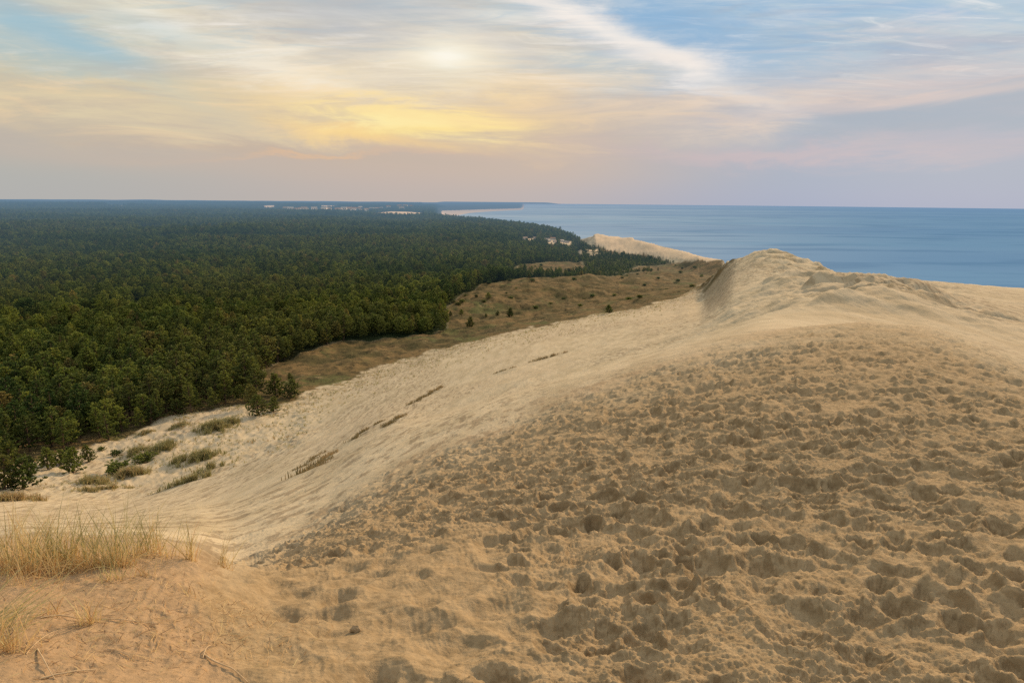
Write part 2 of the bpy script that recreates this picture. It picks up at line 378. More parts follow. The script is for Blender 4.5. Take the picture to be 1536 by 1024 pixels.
def near_relief(x, y):
    r = np.hypot(x, y)
    wt = tramp_w(x, y); so = soft_w(x, y)*wt
    h, rim = footprint(x, y)
    z = h*np.minimum(1, wt*1.3)*(.72-.15*sst(9, 18, r))
    def bw(x, y):
        X_ = x+.10*noise(x/.4, y/.4, 401)+.03*noise(x/.12, y/.12, 403); Y_ = y+.10*noise(x/.4, y/.4, 402)+.03*noise(x/.12, y/.12, 404)
        return bowls(X_, Y_*1.15, .40, 3, -.01, .085, .85)+.32*bowls(X_*1.1, Y_, .19, 9, .0, .055, 2.3)
    z = z + mk(wt*(1-.45*so)*(.55+.75*sst(-.4, .4, noise(x/2.2, y/2.2, 419))), bw, x, y)*(1+.35*sst(9, 16, r))
    z = z + mk(wt, lambda x, y: 0.035*fbm(x/.55, y/.55, 3, 201)+0.06*fbm(x/1.5, y/1.5, 2, 205), x, y)
    cr = wt*(1-so*.85)
    z = z + mk(cr*(0.55+rim*.9)*(.5+.9*sst(-.35, .35, noise(x/.9, y/.9, 217))), lambda x, y: 0.020*ridged(x/.15, y/.085, 5, 211), x, y)
    z = z + mk(cr*(1-sst(9, 14, r)), lambda x, y: .009*noise(x/.035, y/.03, 221)+.005*noise(x/.017, y/.017, 223)+.012*np.maximum(0, noise(x/.07, y/.06, 225)-.15), x, y)
    z = z + mk(1-sst(10, 16, r), lambda x, y: 0.003*noise(x/.05, y/.02, 231)+.0035*ridged((x*.9+y*.25)/.055+1.5*noise(x/.5, y/.5, 233), (y-x*.2)/.35, 1, 235), x, y)
    # windblown smooth sand with hump at left
    z = z + mk((1-wt)*(1-sst(20, 30, r)), lambda x, y: 0.045*fbm(x/.7, y/.7, 3, 241)+0.016*ridged(x/.16, y/.12, 3, 245)*sst(0, .35, fbm(x/.5, y/.5, 2, 249)), x, y)
    return z
def Hf(x, y):
    x = np.asarray(x, float); y = np.asarray(y, float)
    z = Hb(x, y)+relief(x, y)
    m = np.hypot(x, y) < 32
    if z.ndim == 0: return z + near_relief(x, y) if m else z
    if np.any(m): z[m] += near_relief(x[m], y[m])
    return z
# ------------------------------------------------------------------ material helpers
class NT:
    def __init__(s, nt): s.nt = nt; s.n = nt.nodes; s.l = nt.links; s.n.clear()
    def node(s, t, **k):
        o = s.n.new(t)
        for a, v in k.items(): setattr(o, a, v)
        return o
    def put(s, sock, v):
        if hasattr(v, 'is_output') or isinstance(v, bpy.types.NodeSocket): s.l.new(v, sock)
        elif v is not None:
            if isinstance(v, (tuple, list)) and len(v) == 3 and getattr(sock, 'type', '') == 'RGBA': v = (*v, 1)
            sock.default_value = v
    def m(s, op, a, b=None, c=None, clamp=False):
        o = s.node('ShaderNodeMath', operation=op, use_clamp=clamp)
        s.put(o.inputs[0], a); s.put(o.inputs[1], b); s.put(o.inputs[2], c)
        return o.outputs[0]
    def mix(s, f, a, b, mode='MIX'):
        o = s.node('ShaderNodeMix', data_type='RGBA', blend_type=mode, clamp_factor=True)
        s.put(o.inputs[0], f); s.put(o.inputs[6], a); s.put(o.inputs[7], b); return o.outputs[2]
    def ramp(s, f, stops, interp='LINEAR'):
        o = s.node('ShaderNodeValToRGB'); cr = o.color_ramp; cr.interpolation = interp
        while len(cr.elements) < len(stops): cr.elements.new(0.5)
        for e, (p, c) in zip(cr.elements, stops): e.position = p; e.color = (*c, 1) if len(c) == 3 else c
        s.put(o.inputs[0], f); return o.outputs[0]
    def step(s, f, a, b):
        o = s.node('ShaderNodeMapRange', interpolation_type='SMOOTHSTEP'); s.put(o.inputs[0], f)
        s.put(o.inputs[1], a); s.put(o.inputs[2], b); return o.outputs[0]
    def noise(s, vec, scale, detail=3, rough=.5, dist=0, out=0):
        o = s.node('ShaderNodeTexNoise'); s.put(o.inputs['Vector'], vec); s.put(o.inputs['Scale'], scale)
        s.put(o.inputs['Detail'], detail); s.put(o.inputs['Roughness'], rough); s.put(o.inputs['Distortion'], dist)
        return o.outputs[out]
    def mapping(s, vec, rot=(0, 0, 0), scale=(1, 1, 1)):
        o = s.node('ShaderNodeMapping'); s.put(o.inputs[0], vec); o.inputs['Rotation'].default_value = rot; o.inputs['Scale'].default_value = scale
        return o.outputs[0]
    def attr(s, name, out='Fac'):
        o = s.node('ShaderNodeAttribute', attribute_name=name); return o.outputs[out]
    def bump(s, h, strength, dist, prev=None):
        o = s.node('ShaderNodeBump'); s.put(o.inputs['Height'], h); s.put(o.inputs['Strength'], strength); s.put(o.inputs['Distance'], dist)
        if prev is not None: s.l.new(prev, o.inputs['Normal'])
        return o.outputs[0]
def newmat(name):
    m = bpy.data.materials.new(name); m.use_nodes = True; return m, NT(m.node_tree)
def s2l(r, g, b):
    f = lambda c: (c/255/12.92 if c/255 <= .04045 else ((c/255+.055)/1.055)**2.4)
    return (f(r), f(g), f(b))
def principled(t, color, rough=.9, spec=.1, normal=None, **k):
    p = t.node('ShaderNodeBsdfPrincipled'); t.put(p.inputs['Base Color'], color); t.put(p.inputs['Roughness'], rough)
    t.put(p.inputs['Specular IOR Level'], spec)
    if normal is not None: t.l.new(normal, p.inputs['Normal'])
    for kk, v in k.items(): t.put(p.inputs[kk], v)
    return p
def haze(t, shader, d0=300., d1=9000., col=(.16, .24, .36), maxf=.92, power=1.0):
    """look of blue air painted over the surface: amount from the distance of the surface to the dune top (world space)"""
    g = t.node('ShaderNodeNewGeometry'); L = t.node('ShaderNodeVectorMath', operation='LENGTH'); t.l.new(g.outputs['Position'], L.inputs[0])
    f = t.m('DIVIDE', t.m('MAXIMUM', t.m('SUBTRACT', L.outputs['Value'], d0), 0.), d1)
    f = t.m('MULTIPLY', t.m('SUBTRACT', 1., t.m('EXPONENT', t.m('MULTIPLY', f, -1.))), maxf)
    e = t.node('ShaderNodeEmission'); t.put(e.inputs[0], col)  # haze colour glows from the surface itself; the air is empty
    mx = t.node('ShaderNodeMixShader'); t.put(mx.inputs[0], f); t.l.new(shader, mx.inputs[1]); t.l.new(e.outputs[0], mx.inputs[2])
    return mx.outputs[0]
def out(t, sh):
    o = t.node('ShaderNodeOutputMaterial'); t.l.new(sh, o.inputs[0])
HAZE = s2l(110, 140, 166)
# ------------------------------------------------------------------ ground material
gm, t = newmat('ground')
geo = t.node('ShaderNodeNewGeometry'); P = geo.outputs['Position']
sepn = t.node('ShaderNodeSeparateXYZ'); t.l.new(geo.outputs['Normal'], sepn.inputs[0])
dist_ = t.node('ShaderNodeVectorMath', operation='LENGTH'); t.l.new(P, dist_.inputs[0]); dist = dist_.outputs['Value']
zc_ = t.node('ShaderNodeAttribute', attribute_name='zone'); zs_ = t.node('ShaderNodeSeparateColor'); t.l.new(zc_.outputs['Color'], zs_.inputs[0])
zh, zf, ztr = zs_.outputs[0], zs_.outputs[1], zs_.outputs[2]; zsm = zc_.outputs['Alpha']
Ps = t.mapping(P, (0, 0, SA), (1, .12, 1))       # stretched along the slip-face streaks
n_big = t.noise(P, .035, 4, .55); n_mid = t.noise(P, .6, 4, .6); n_str = t.noise(Ps, .55, 4, .6); n_fine = t.noise(P, 9., 5, .65); n_grain = t.noise(P, 260., 2, .7)
sand_pale = t.mix(t.step(n_str, .35, .7), (.54, .45, .295), (.42, .345, .215))
sand_pale = t.mix(t.m('MULTIPLY', t.step(n_big, .42, .68), .45), sand_pale, (.53, .425, .275))
n_trk = t.noise(t.mapping(P, (0, 0, SA+.12), (2.2, .35, 1)), 1.0, 5, .7)
trkmask = t.m('MULTIPLY', t.step(t.noise(t.mapping(P, (0, 0, SA-.25), (.05, .014, .05)), 1., 2, .5), .42, .54), t.step(n_trk, .50, .58))
sand_pale = t.mix(t.m('MULTIPLY', trkmask, .6), sand_pale, (.19, .14, .085))
sand_near = t.mix(t.step(n_fine, .35, .72), (.41, .300, .165), (.265, .192, .102))
sand_near = t.mix(t.m('MULTIPLY', t.step(n_mid, .45, .75), .5), sand_near, (.43, .31, .17))
dry_ = t.mix(t.step(n_fine, .35, .72), (.44, .30, .165), (.34, .235, .13))
sand_near = t.mix(t.step(t.m('ADD', zsm, t.m('MULTIPLY', t.m('SUBTRACT', n_mid, .5), .8)), .15, .75), sand_near, dry_)
sand_near = t.mix(t.m('MULTIPLY', t.step(t.noise(P, 22., 6, .8), .50, .62), .35), sand_near, (.17, .12, .065))
spk = t.noise(P, 45., 3, .7)
sand_near = t.mix(t.m('MULTIPLY', t.step(spk, .63, .7), .45), sand_near, (.12, .08, .045))
sand = t.mix(ztr, sand_pale, sand_near)
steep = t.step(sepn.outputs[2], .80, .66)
sand = t.mix(t.m('MULTIPLY', steep, .35), sand, (.15, .105, .055))  # steep sand painted darker, standing in for shade on steep faces
h1 = t.mix(t.step(t.noise(P, .11, 5, .62), .40, .60), (.20, .135, .058), (.10, .082, .034))
h1 = t.mix(t.step(t.noise(P, .045, 5, .65, .6), .53, .64), h1, (.115, .115, .042))
h1 = t.mix(t.m('MULTIPLY', t.step(t.noise(P, .16, 5, .7), .58, .70), .75), h1, (.30, .22, .115))
h1 = t.mix(t.m('MULTIPLY', t.step(t.noise(P, .35, 6, .8), .50, .58), .75), h1, (.05, .042, .02))  # pale and dark heath mottling, strengthened as painted stand-in for relief shading
ff = t.mix(t.step(t.noise(P, .02, 6, .7), .4, .62), (.022, .038, .016), (.045, .060, .020))
ff = t.mix(t.step(t.noise(P, .006, 5, .7), .5, .66), ff, (.055, .060, .024))
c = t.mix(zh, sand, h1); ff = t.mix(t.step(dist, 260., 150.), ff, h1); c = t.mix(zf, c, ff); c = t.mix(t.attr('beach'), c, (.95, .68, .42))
bumpamt = t.step(dist, 8., 30.)
nb = t.bump(n_fine, t.m('MULTIPLY', ztr, .5), .03)
nb = t.bump(n_grain, .25, .0015, nb)
nb = t.bump(t.noise(P, 28., 5, .7), .55, .02, nb)
nb = t.bump(t.noise(P, 1.6, 6, .65), t.m('MULTIPLY', bumpamt, t.m('ADD', .12, t.m('MULTIPLY', zh, .8))), .22, nb)
nb = t.bump(t.noise(t.mapping(P, (0, 0, SA), (1, .22, 1)), 1.3, 5, .62), t.m('MULTIPLY', bumpamt, .8), .22, nb)
nb = t.bump(t.noise(P, .05, 6, .75), t.m('MULTIPLY', zf, 1.0), 5., nb)
pr = principled(t, c, .95, .05, nb)
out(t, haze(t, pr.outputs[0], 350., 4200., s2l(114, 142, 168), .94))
# ------------------------------------------------------------------ ground mesh
def radii():
    r = [0.25]
    while r[-1] < 1.6: r.append(r[-1]*1.06)
    while r[-1] < 90000:
        x = r[-1]
        if x < 6: d = max(.010, .0034*x*x/3.2*.9)
        elif x < 34: d = min(.0004*x*x, .30)
        elif x < 420: d = .0068*x
        else: d = .011*x
        r.append(x+max(d, .009))
    return np.array(r)
Rr = radii()
Az = np.concatenate([np.radians(np.linspace(-180, -50, 50)[:-1]), np.radians(np.linspace(-50, -38.5, 60)[:-1]), np.radians(np.linspace(-38.5, 38.5, 1180)), np.radians(np.linspace(38.5, 50, 60)[1:]), np.radians(np.linspace(50, 180, 50)[1:-1])])
AA, RR = np.meshgrid(Az, Rr, indexing='ij')
X = RR*np.sin(AA); Y = RR*np.cos(AA)
Z = Hf(X, Y)
na, nr = AA.shape
land, heath, forest, dsand, clr = zones(X, Y)
tw = tramp_w(X, Y)
warm = np.clip(np.maximum(tw, (1-sst(.6, 1.15+1.1*sst(azq(380,800)[0], azq(1000,550)[0], AA), RR/rdl(AA)*(1+.35*fbm(X/4, Y/4, 3, 299))))), 0, 1)
warm = warm*(.25+.75*(1-sst(.55, 1.3, RR/rdl(AA)*(1+.35*fbm(X/3, Y/3, 3, 297)))))
# warm trodden tone also on the crest and windward side
warm = np.maximum(warm, .22*sst(azq(1100,480)[0], azq(1350,480)[0], AA)*(1-sst(60, 220, RR)))
gv = lambda M: gsm(M.astype(float), 1.2, 0)
nh = fbm(X/2.5, Y/2.5, 3, 301)
srr = np.interp(AA, sb_a, sb_r)
fr = (RR/srr); fringe = sst(.86, 1.0, fr+.09*nh)*(AA < sb_a[-1]+.01)*(RR < 420)*.55*(AA > azq(360,600)[0])
bank = np.exp(-(segd(X, Y, BANK)/8)**2)*sst(-.2, .15, fbm(X/5, Y/5, 3, 305)+.1)*1.3
hz = np.clip(np.maximum(np.maximum(gv(heath), fringe*sst(.0, .3, fbm(X/3, Y/1.5, 3, 308)+.1)), bank*.9), 0, 1)
rid = np.exp(-(segd(X, Y, RIDGE[:6])/9)**2)*sst(.05, .35, fbm(X/6, Y/6, 4, 315))*.5
hz = np.maximum(hz, rid)
flatz = Z+RR*RR/(2*RE)
beach = (RR > 2300) & (flatz < -90) & (AA > azq(646,320)[0]) & (AA < a850+.01)
bch = np.where(beach, 1., 0.); bch = np.maximum(bch, clr*(.30+.6*(RR > 1500))); bch = np.maximum(bch, dsand*.45)
fo = gv(forest & ~beach)
hz = np.where(clr | dsand, 0, hz)
# patchy heath tone at random over the far dune sand
hz = np.where(dsand, .35*sst(.1, .4, fbm(X/25, Y/25, 4, 333)), hz)
co = np.stack([hz, fo, warm, 1-tw], -1).reshape(-1, 4).astype(np.float32)
verts = np.stack([X, Y, Z], -1).reshape(-1, 3)
idx = np.arange(na*nr).reshape(na, nr)
i0 = idx; i1 = np.roll(idx, -1, axis=0)
quads = np.stack([i0[:, :-1], i0[:, 1:], i1[:, 1:], i1[:, :-1]], -1).reshape(-1, 4)[:, ::-1]
cz = Hb(0.0, 0.01); verts = np.vstack([verts, [[0, 0, float(Z[:, 0].mean())]]])
co = np.vstack([co, [[0, 0, 1, 1]]]).astype(np.float32)
tris = np.stack([i0[:, 0], i1[:, 0], np.full(na, na*nr)], -1)[:, ::-1]
def mesh_np(name, verts, quads=None, tris=None, smooth=True):
    me = bpy.data.meshes.new(name)
    me.vertices.add(len(verts)); me.vertices.foreach_set('co', np.ascontiguousarray(verts, np.float32).ravel())
    parts = []; cnt = []
    if quads is not None: parts.append(np.asarray(quads, np.int32).ravel()); cnt.append(np.full(len(quads), 4))
    if tris is not None and len(tris): parts.append(np.asarray(tris, np.int32).ravel()); cnt.append(np.full(len(tris), 3))
    lv = np.concatenate(parts); cn = np.concatenate(cnt)
    me.loops.add(len(lv)); me.loops.foreach_set('vertex_index', lv)
    me.polygons.add(len(cn)); st = np.concatenate([[0], np.cumsum(cn)[:-1]])
    me.polygons.foreach_set('loop_start', st.astype(np.int32))
    me.update(calc_edges=True); me.validate()
    me.polygons.foreach_set('use_smooth', np.full(len(cn), smooth)); me.update()
    return me
def link(name, me, mat, parent=None):
    o = bpy.data.objects.new(name, me); COL.objects.link(o)
    if mat is not None: o.data.materials.append(mat)
    if parent is not None: o.parent = parent
    return o
gme = mesh_np('ground', verts, quads, tris)
bt = gme.attributes.new('beach', 'FLOAT', 'POINT'); bt.data.foreach_set('value', np.append(bch.ravel(), 0).astype(np.float32))
at = gme.attributes.new('zone', 'FLOAT_COLOR', 'POINT'); at.data.foreach_set('color', co.ravel())
go = link('ground', gme, gm); go['kind'] = 'structure'
del XX, YY
# ------------------------------------------------------------------ sea
sm, t = newmat('sea water')
g = t.node('ShaderNodeNewGeometry'); P = g.outputs['Position']
sx = t.node('ShaderNodeSeparateXYZ'); t.l.new(P, sx.inputs[0])
Pw = t.mapping(P, (0, 0, .3), (1, 1, 1))
w1 = t.noise(t.mapping(P, (0, 0, .1), (.3, 1, 1)), .009, 4, .6); w2 = t.noise(t.mapping(P, (0, 0, .1), (.12, 1, 1)), .004, 5, .6); w3 = t.noise(t.mapping(P, (0, 0, .1), (.15, 1, 1)), .0007, 4, .6)
az_ = t.m('ARCTAN2', sx.outputs[0], sx.outputs[1])
base = t.mix(t.step(az_, .03, .62), s2l(156, 178, 198), s2l(112, 150, 186))
base = t.mix(t.m('MULTIPLY', t.step(w2, .38, .64), .3), base, s2l(112, 156, 188))
base = t.mix(t.m('MULTIPLY', t.step(w3, .38, .66), .3), base, s2l(80, 124, 172))
base = t.mix(t.m('MULTIPLY', t.step(w1, .48, .66), .32), base, s2l(62, 106, 150))
nb = t.bump(t.noise(Pw, .05, 5, .6), .25, 1.6)
pr = principled(t, base, .9, 0., nb)
sd = t.node('ShaderNodeVectorMath', operation='LENGTH'); t.l.new(P, sd.inputs[0])
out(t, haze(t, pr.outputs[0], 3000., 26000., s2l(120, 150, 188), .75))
sr_ = np.exp(np.linspace(math.log(120), math.log(90000), 260)); sa_ = np.radians(np.linspace(-180, 180, 361)[:-1])
A2, R2 = np.meshgrid(sa_, sr_, indexing='ij')
sv_ = np.stack([R2*np.sin(A2), R2*np.cos(A2), -100-R2*R2/(2*RE)], -1).reshape(-1, 3)
idx = np.arange(A2.size).reshape(A2.shape); i1 = np.roll(idx, -1, axis=0)
sq = np.stack([idx[:, :-1], idx[:, 1:], i1[:, 1:], i1[:, :-1]], -1).reshape(-1, 4)[:, ::-1]
so_ = link('sea', mesh_np('sea', sv_, sq), sm); so_['kind'] = 'structure'
# ------------------------------------------------------------------ pines
def leafmat(name, c1, c2, c3, hz=True, trans=.25):
    m, t = newmat(name)
    oi = t.node('ShaderNodeObjectInfo'); g = t.node('ShaderNodeNewGeometry')
    rnd = oi.outputs['Random']
    a = t.mix(rnd, c1, c2)
    a = t.mix(t.step(t.m('FRACT', t.m('MULTIPLY', rnd, 7.31)), .88, 1.), a, c3)
    patch = t.noise(g.outputs['Position'], .02, 3, .6)
    a = t.mix(t.m('MULTIPLY', t.step(patch, .45, .65), .45), a, c2)
    a = t.mix(1., a, t.ramp(t.m('FRACT', t.m('MULTIPLY', rnd, 13.7)), [(0, (.70, .72, .75)), (.5, (1.05, 1.05, 1.05)), (1, (1.6, 1.5, 1.25))]), 'MULTIPLY')
    big = t.noise(g.outputs['Position'], .0045, 4, .6)
    a = t.mix(t.m('MULTIPLY', t.step(big, .5, .60), .6), a, c1); a = t.mix(t.m('MULTIPLY', t.step(big, .48, .38), .35), a, (.12, .125, .045))
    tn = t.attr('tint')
    a = t.mix(1., a, t.ramp(tn, [(0, (.42, .44, .42)), (.45, (.95, .95, .90)), (1, (2.3, 2.1, 1.4))]), 'MULTIPLY')  # crown shading put into the needle colour: dark insides, light tops and tips
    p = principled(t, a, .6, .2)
    tr = t.node('ShaderNodeBsdfTranslucent'); t.put(tr.inputs[0], a)
    mx = t.node('ShaderNodeMixShader'); mx.inputs[0].default_value = trans; t.l.new(p.outputs[0], mx.inputs[1]); t.l.new(tr.outputs[0], mx.inputs[2])
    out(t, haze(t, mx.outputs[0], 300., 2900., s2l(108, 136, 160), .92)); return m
pine_leaf = leafmat('pine needles', (.036, .066, .022), (.105, .128, .036), (.135, .118, .050))
def barkmat():
    m, t = newmat('pine bark'); g = t.node('ShaderNodeNewGeometry')
    n = t.noise(t.mapping(g.outputs['Position'], (0, 0, 0), (6, 6, 1.5)), 2., 4, .6)
    out(t, principled(t, t.mix(n, (.06, .04, .028), (.17, .115, .08)), .95, .05, t.bump(n, .6, .03)).outputs[0]); return m
bark = barkmat()
class MB:
    def __init__(s): s.v = []; s.q = []; s.t = []; s.n = 0
    def ribbon(s, pts, wid, side, tint):
        """a narrow tapering strip through pts"""
        k = len(pts); P = np.array(pts); w = np.array(wid)[:, None]*side
        v = np.concatenate([P-w, P+w]); b = s.n
        s.v.append(v); s.t.append(np.full(2*k, tint) if np.ndim(tint) == 0 else np.concatenate([tint, tint])); s.n += 2*k
        for i in range(k-1): s.q.append((b+i, b+k+i, b+k+i+1, b+i+1))
    def tube(s, pts, rad, n=6, tint=.5):
        P = np.array(pts, float); b = s.n; k = len(P)
        for i in range(k):
            d = P[min(i+1, k-1)]-P[max(i-1, 0)]; d = d/np.linalg.norm(d)
            u = np.cross(d, [0.3, 0.9, .2]); u /= np.linalg.norm(u); w = np.cross(d, u)
            an = np.arange(n)*2*PI/n
            s.v.append(P[i]+rad[i]*(np.cos(an)[:, None]*u+np.sin(an)[:, None]*w)); s.t.append(np.full(n, tint))
        for i in range(k-1):
            for j in range(n): s.q.append((b+i*n+j, b+i*n+(j+1) % n, b+(i+1)*n+(j+1) % n, b+(i+1)*n+j))
        s.n += k*n
    def build(s, name, smooth=False):
        me = mesh_np(name, np.concatenate(s.v), np.array(s.q), None, smooth)
        a = me.attributes.new('tint', 'FLOAT', 'POINT'); a.data.foreach_set('value', np.concatenate(s.t).astype(np.float32)); return me
def pine_mesh(seed, h=9., rad=2.6, base=.12, shape=1.0, dens=1.0, blade=.46):
    r = np.random.default_rng(seed); cr = MB(); tk = MB()
    lean = r.normal(0, .03, 2)
    top = lambda f: np.array([lean[0]*h*f+.12*math.sin(3*f+seed), lean[1]*h*f+.12*math.cos(2.5*f), h*f])
    fs = np.linspace(0, .97, 9)
    tk.tube([top(f)-(np.array([0, 0, .5]) if f == 0 else 0) for f in fs], [.045*rad*(1-f)**.8*1.6+.03 for f in fs], 7)
    nb = int(42*dens); ga = 2.399
    for i in range(nb):
        f = base+(1-base)*((i+r.uniform(0, .6))/nb)**.92
        if f > .985: f = .985
        prof = (math.sin(min(1, ((f-base)/(1-base)+.16)/.36)*PI/2)**.9)*(1-((f-base)/(1-base))**(1.15*shape))**.85
        L = rad*(prof*r.uniform(.55, 1.3)+.10)
        az = i*ga+r.normal(0, .35); up = r.uniform(.05, .35)+.55*f
        d0 = np.array([math.cos(az), math.sin(az), up*.45]); o = top(f)
        n = 4; pts = [o]
        for k in range(1, n+1):
            s_ = k/n; pts.append(o+L*s_*np.array([d0[0], d0[1], 0])+np.array([0, 0, L*(up*.45*s_+.22*s_*s_)]))
        tk.tube(pts[:4], [.04*rad*.5*(1-f*.6), .03*rad*.45, .02*rad*.4, .008*rad], 4)
        nt = max(2, int(L/min(.38, .13*rad)))
        side = np.array([-d0[1], d0[0], 0])
        for k in range(nt):
            s_ = .28+.72*(k+r.uniform(.2, .9))/nt
            j = min(int(s_*n), n-1); fr = s_*n-j; c = pts[j]*(1-fr)+pts[j+1]*fr
            c = c+side*r.normal(0, .17*L*(1.1-s_*.5))+np.array([0, 0, r.normal(.03, .09)])
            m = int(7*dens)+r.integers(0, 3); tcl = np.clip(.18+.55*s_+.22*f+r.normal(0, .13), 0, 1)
            for b in range(m):
                a2 = r.uniform(0, 2*PI); el = r.uniform(.15, 1.35)
                dd = np.array([math.cos(a2)*math.cos(el), math.sin(a2)*math.cos(el), math.sin(el)]); dd = dd+.5*d0; dd /= np.linalg.norm(dd)
                sd = np.cross(dd, r.normal(0, 1, 3)); sd /= np.linalg.norm(sd)
                l = blade*r.uniform(.7, 1.3)
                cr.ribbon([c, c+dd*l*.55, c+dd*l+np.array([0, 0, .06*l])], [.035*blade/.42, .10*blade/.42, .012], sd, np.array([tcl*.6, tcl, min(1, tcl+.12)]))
    return cr.build('crown'), tk.build('trunk', True)
protos = []
for i, (h, rad, base, shp, dn) in enumerate([(9.0, 2.7, .12, 1.3, 1.2), (8.0, 2.7, .08, .95, 1.1), (10.0, 2.5, .20, 1.5, 1.2), (7.8, 3.1, .15, 2.2, 1.25), (9.0, 2.9, .25, 2.0, 1.2), (7.6, 2.2, .05, .85, 1.0)]):
    c_, k_ = pine_mesh(100+i, h, rad, base, shp, dn); c_.materials.append(pine_leaf); k_.materials.append(bark); protos.append((c_, k_, h))
for i, (h, rad, dn) in enumerate([(4.0, 1.9, 1.25), (4.2, 2.3, 1.3)]):
    c_, k_ = pine_mesh(200+i, h, rad, .02, .75+.3*i, dn, .32); c_.materials.append(pine_leaf); k_.materials.append(bark); protos.append((c_, k_, h))
NPR = 6
def tag(o, label, cat, group=None):
    o['label'] = label; o['category'] = cat
    if group: o['group'] = group
def empty(name, loc, rz=0., sc=(1, 1, 1)):
    o = bpy.data.objects.new(name, None); COL.objects.link(o); o.location = loc; o.rotation_euler = (0, 0, rz); o.scale = sc; o.empty_display_size = .2; return o
def place_pine(name, x, y, var, sc, rz, label, cat, group=None, sink=.1, squash=1.0):
    z = float(Hf(x, y)); o = empty(name, (x, y, z-sink), rz, (sc, sc, sc*squash)); tag(o, label, cat, group)
    c_, k_, _ = protos[var]
    a = bpy.data.objects.new('crown', c_); COL.objects.link(a); a.parent = o
    b = bpy.data.objects.new('trunk', k_); COL.objects.link(b); b.parent = o
    return o
# scatter over the forest zone
def scatter(r0, r1, sp_, a0, a1, seed):
    rs = np.random.default_rng(seed)
    xs = np.arange(-r1, r1*.5, sp_); ys = np.arange(0, r1, sp_)
    X_, Y_ = np.meshgrid(xs, ys); X_ = X_+rs.uniform(-.46, .46, X_.shape)*sp_; Y_ = Y_+rs.uniform(-.46, .46, Y_.shape)*sp_
    a = np.arctan2(X_, Y_); r = np.hypot(X_, Y_); k = (r >= r0) & (r < r1) & (a > a0) & (a < a1)
    return X_[k], Y_[k]
FA0, FA1 = math.radians(-44), azq(1092, 390)[0]
px_, py_, sc_ = [], [], []
for r0, r1, sp_, s0 in ((100, 420, 3.15, .80), (420, 900, 3.9, .86), (900, 1700, 5.4, 1.0), (1700, 3200, 8.5, 1.15), (3200, 6500, 15., 1.3)):
    a, b = scatter(r0, r1, sp_, FA0, FA1, int(r0))
    ln, he, fo_, d_, c_ = zones(a, b)
    z = Hb(a, b)+np.hypot(a, b)**2/(2*RE)
    dens_n = fbm(a/30, b/30, 2, 501)
    gap = np.random.default_rng(int(r0)+5).uniform(0, 1, a.shape) < .95-.35*sst(.25, .6, dens_n)
    k = fo_ & (z > -72) & gap
    px_.append(a[k]); py_.append(b[k]); sc_.append(np.full(k.sum(), s0))
px_ = np.concatenate(px_); py_ = np.concatenate(py_); sc_ = np.concatenate(sc_)
rs = np.random.default_rng(99)
hn = fbm(px_/60, py_/60, 2, 511)
rr2 = np.hypot(px_, py_); edge = rr2/np.interp(np.arctan2(px_, py_), sb_a, sb_r)
sc_ = sc_*(1+.18*hn)*rs.uniform(.62, 1.28, len(sc_))*(0.8+.2*sst(1.0, 1.18, edge)) 
sc_ = sc_*(1-.6*sst(azq(690, 400)[0], azq(900, 400)[0], np.arctan2(px_, py_))*(1-sst(900, 1300, rr2)))
zz_ = Hf(px_, py_)
var_ = rs.integers(0, NPR, len(px_)); rot_ = rs.uniform(0, 2*PI, len(px_))
# screenability only decides WHICH trees are individuals: the nearest 280 in front of the dune top
D3 = np.stack([px_, py_, zz_], -1)
dep = D3 @ FW; ux = (D3 @ CR)/dep*F+W0/2; uy = H0/2-((D3+np.array([0, 0, 5.])) @ CU)/dep*F
inf = (ux > 4) & (ux < W0-4) & (uy > 0) & (uy < H0-4)
size = np.where(inf, sc_/np.hypot(D3[:, 0], D3[:, 1]), 0)
near = np.argsort(-size)[:272]
mask = np.ones(len(px_), bool); mask[near] = False
for i in near:
    o = place_pine('pine_tree', float(px_[i]), float(py_[i]), int(var_[i]), float(sc_[i]), float(rot_[i]), 'dark green pine crowded among many alike in the nearest rows of the dense forest', 'pine tree', 'pines in the nearest rows of the dense forest')
# the countless rest of the wood: one object
fm = bpy.data.meshes.new('forest'); fp = np.stack([px_, py_, zz_-.2], -1)[mask]
fm.vertices.add(len(fp)); fm.vertices.foreach_set('co', fp.astype(np.float32).ravel())
for nm, arr, tp, key in (('sc', sc_[mask], 'FLOAT', 'value'), ('rot', rot_[mask], 'FLOAT', 'value'), ('var', var_[mask], 'INT', 'value')):
    at = fm.attributes.new(nm, tp, 'POINT'); at.data.foreach_set(key, arr.astype(np.int32 if tp == 'INT' else np.float32))
fo_o = link('pine_forest', fm, None); fo_o['kind'] = 'stuff'; fo_o['label'] = 'dense green pine forest stretching to the horizon beyond the nearest rows'; fo_o['category'] = 'forest'
ng = bpy.data.node_groups.new('scatter pines', 'GeometryNodeTree')
ng.interface.new_socket('Geometry', in_out='INPUT', socket_type='NodeSocketGeometry'); ng.interface.new_socket('Geometry', in_out='OUTPUT', socket_type='NodeSocketGeometry')
gi = ng.nodes.new('NodeGroupInput'); gout = ng.nodes.new('NodeGroupOutput'); iop = ng.nodes.new('GeometryNodeInstanceOnPoints'); jn = ng.nodes.new('GeometryNodeJoinGeometry')
m2p = ng.nodes.new('GeometryNodeMeshToPoints')
def find_crown(me): return next(o for o in COL.objects if o.type == 'MESH' and o.data is me)
for c_, k_, h in protos[:NPR]:
    try: ob = find_crown(c_)
    except StopIteration: ob = None
    if ob is None: continue
    oi = ng.nodes.new('GeometryNodeObjectInfo'); oi.transform_space = 'ORIGINAL'; oi.inputs['Object'].default_value = ob; oi.inputs['As Instance'].default_value = True
    ng.links.new(oi.outputs['Geometry'], jn.inputs[0])
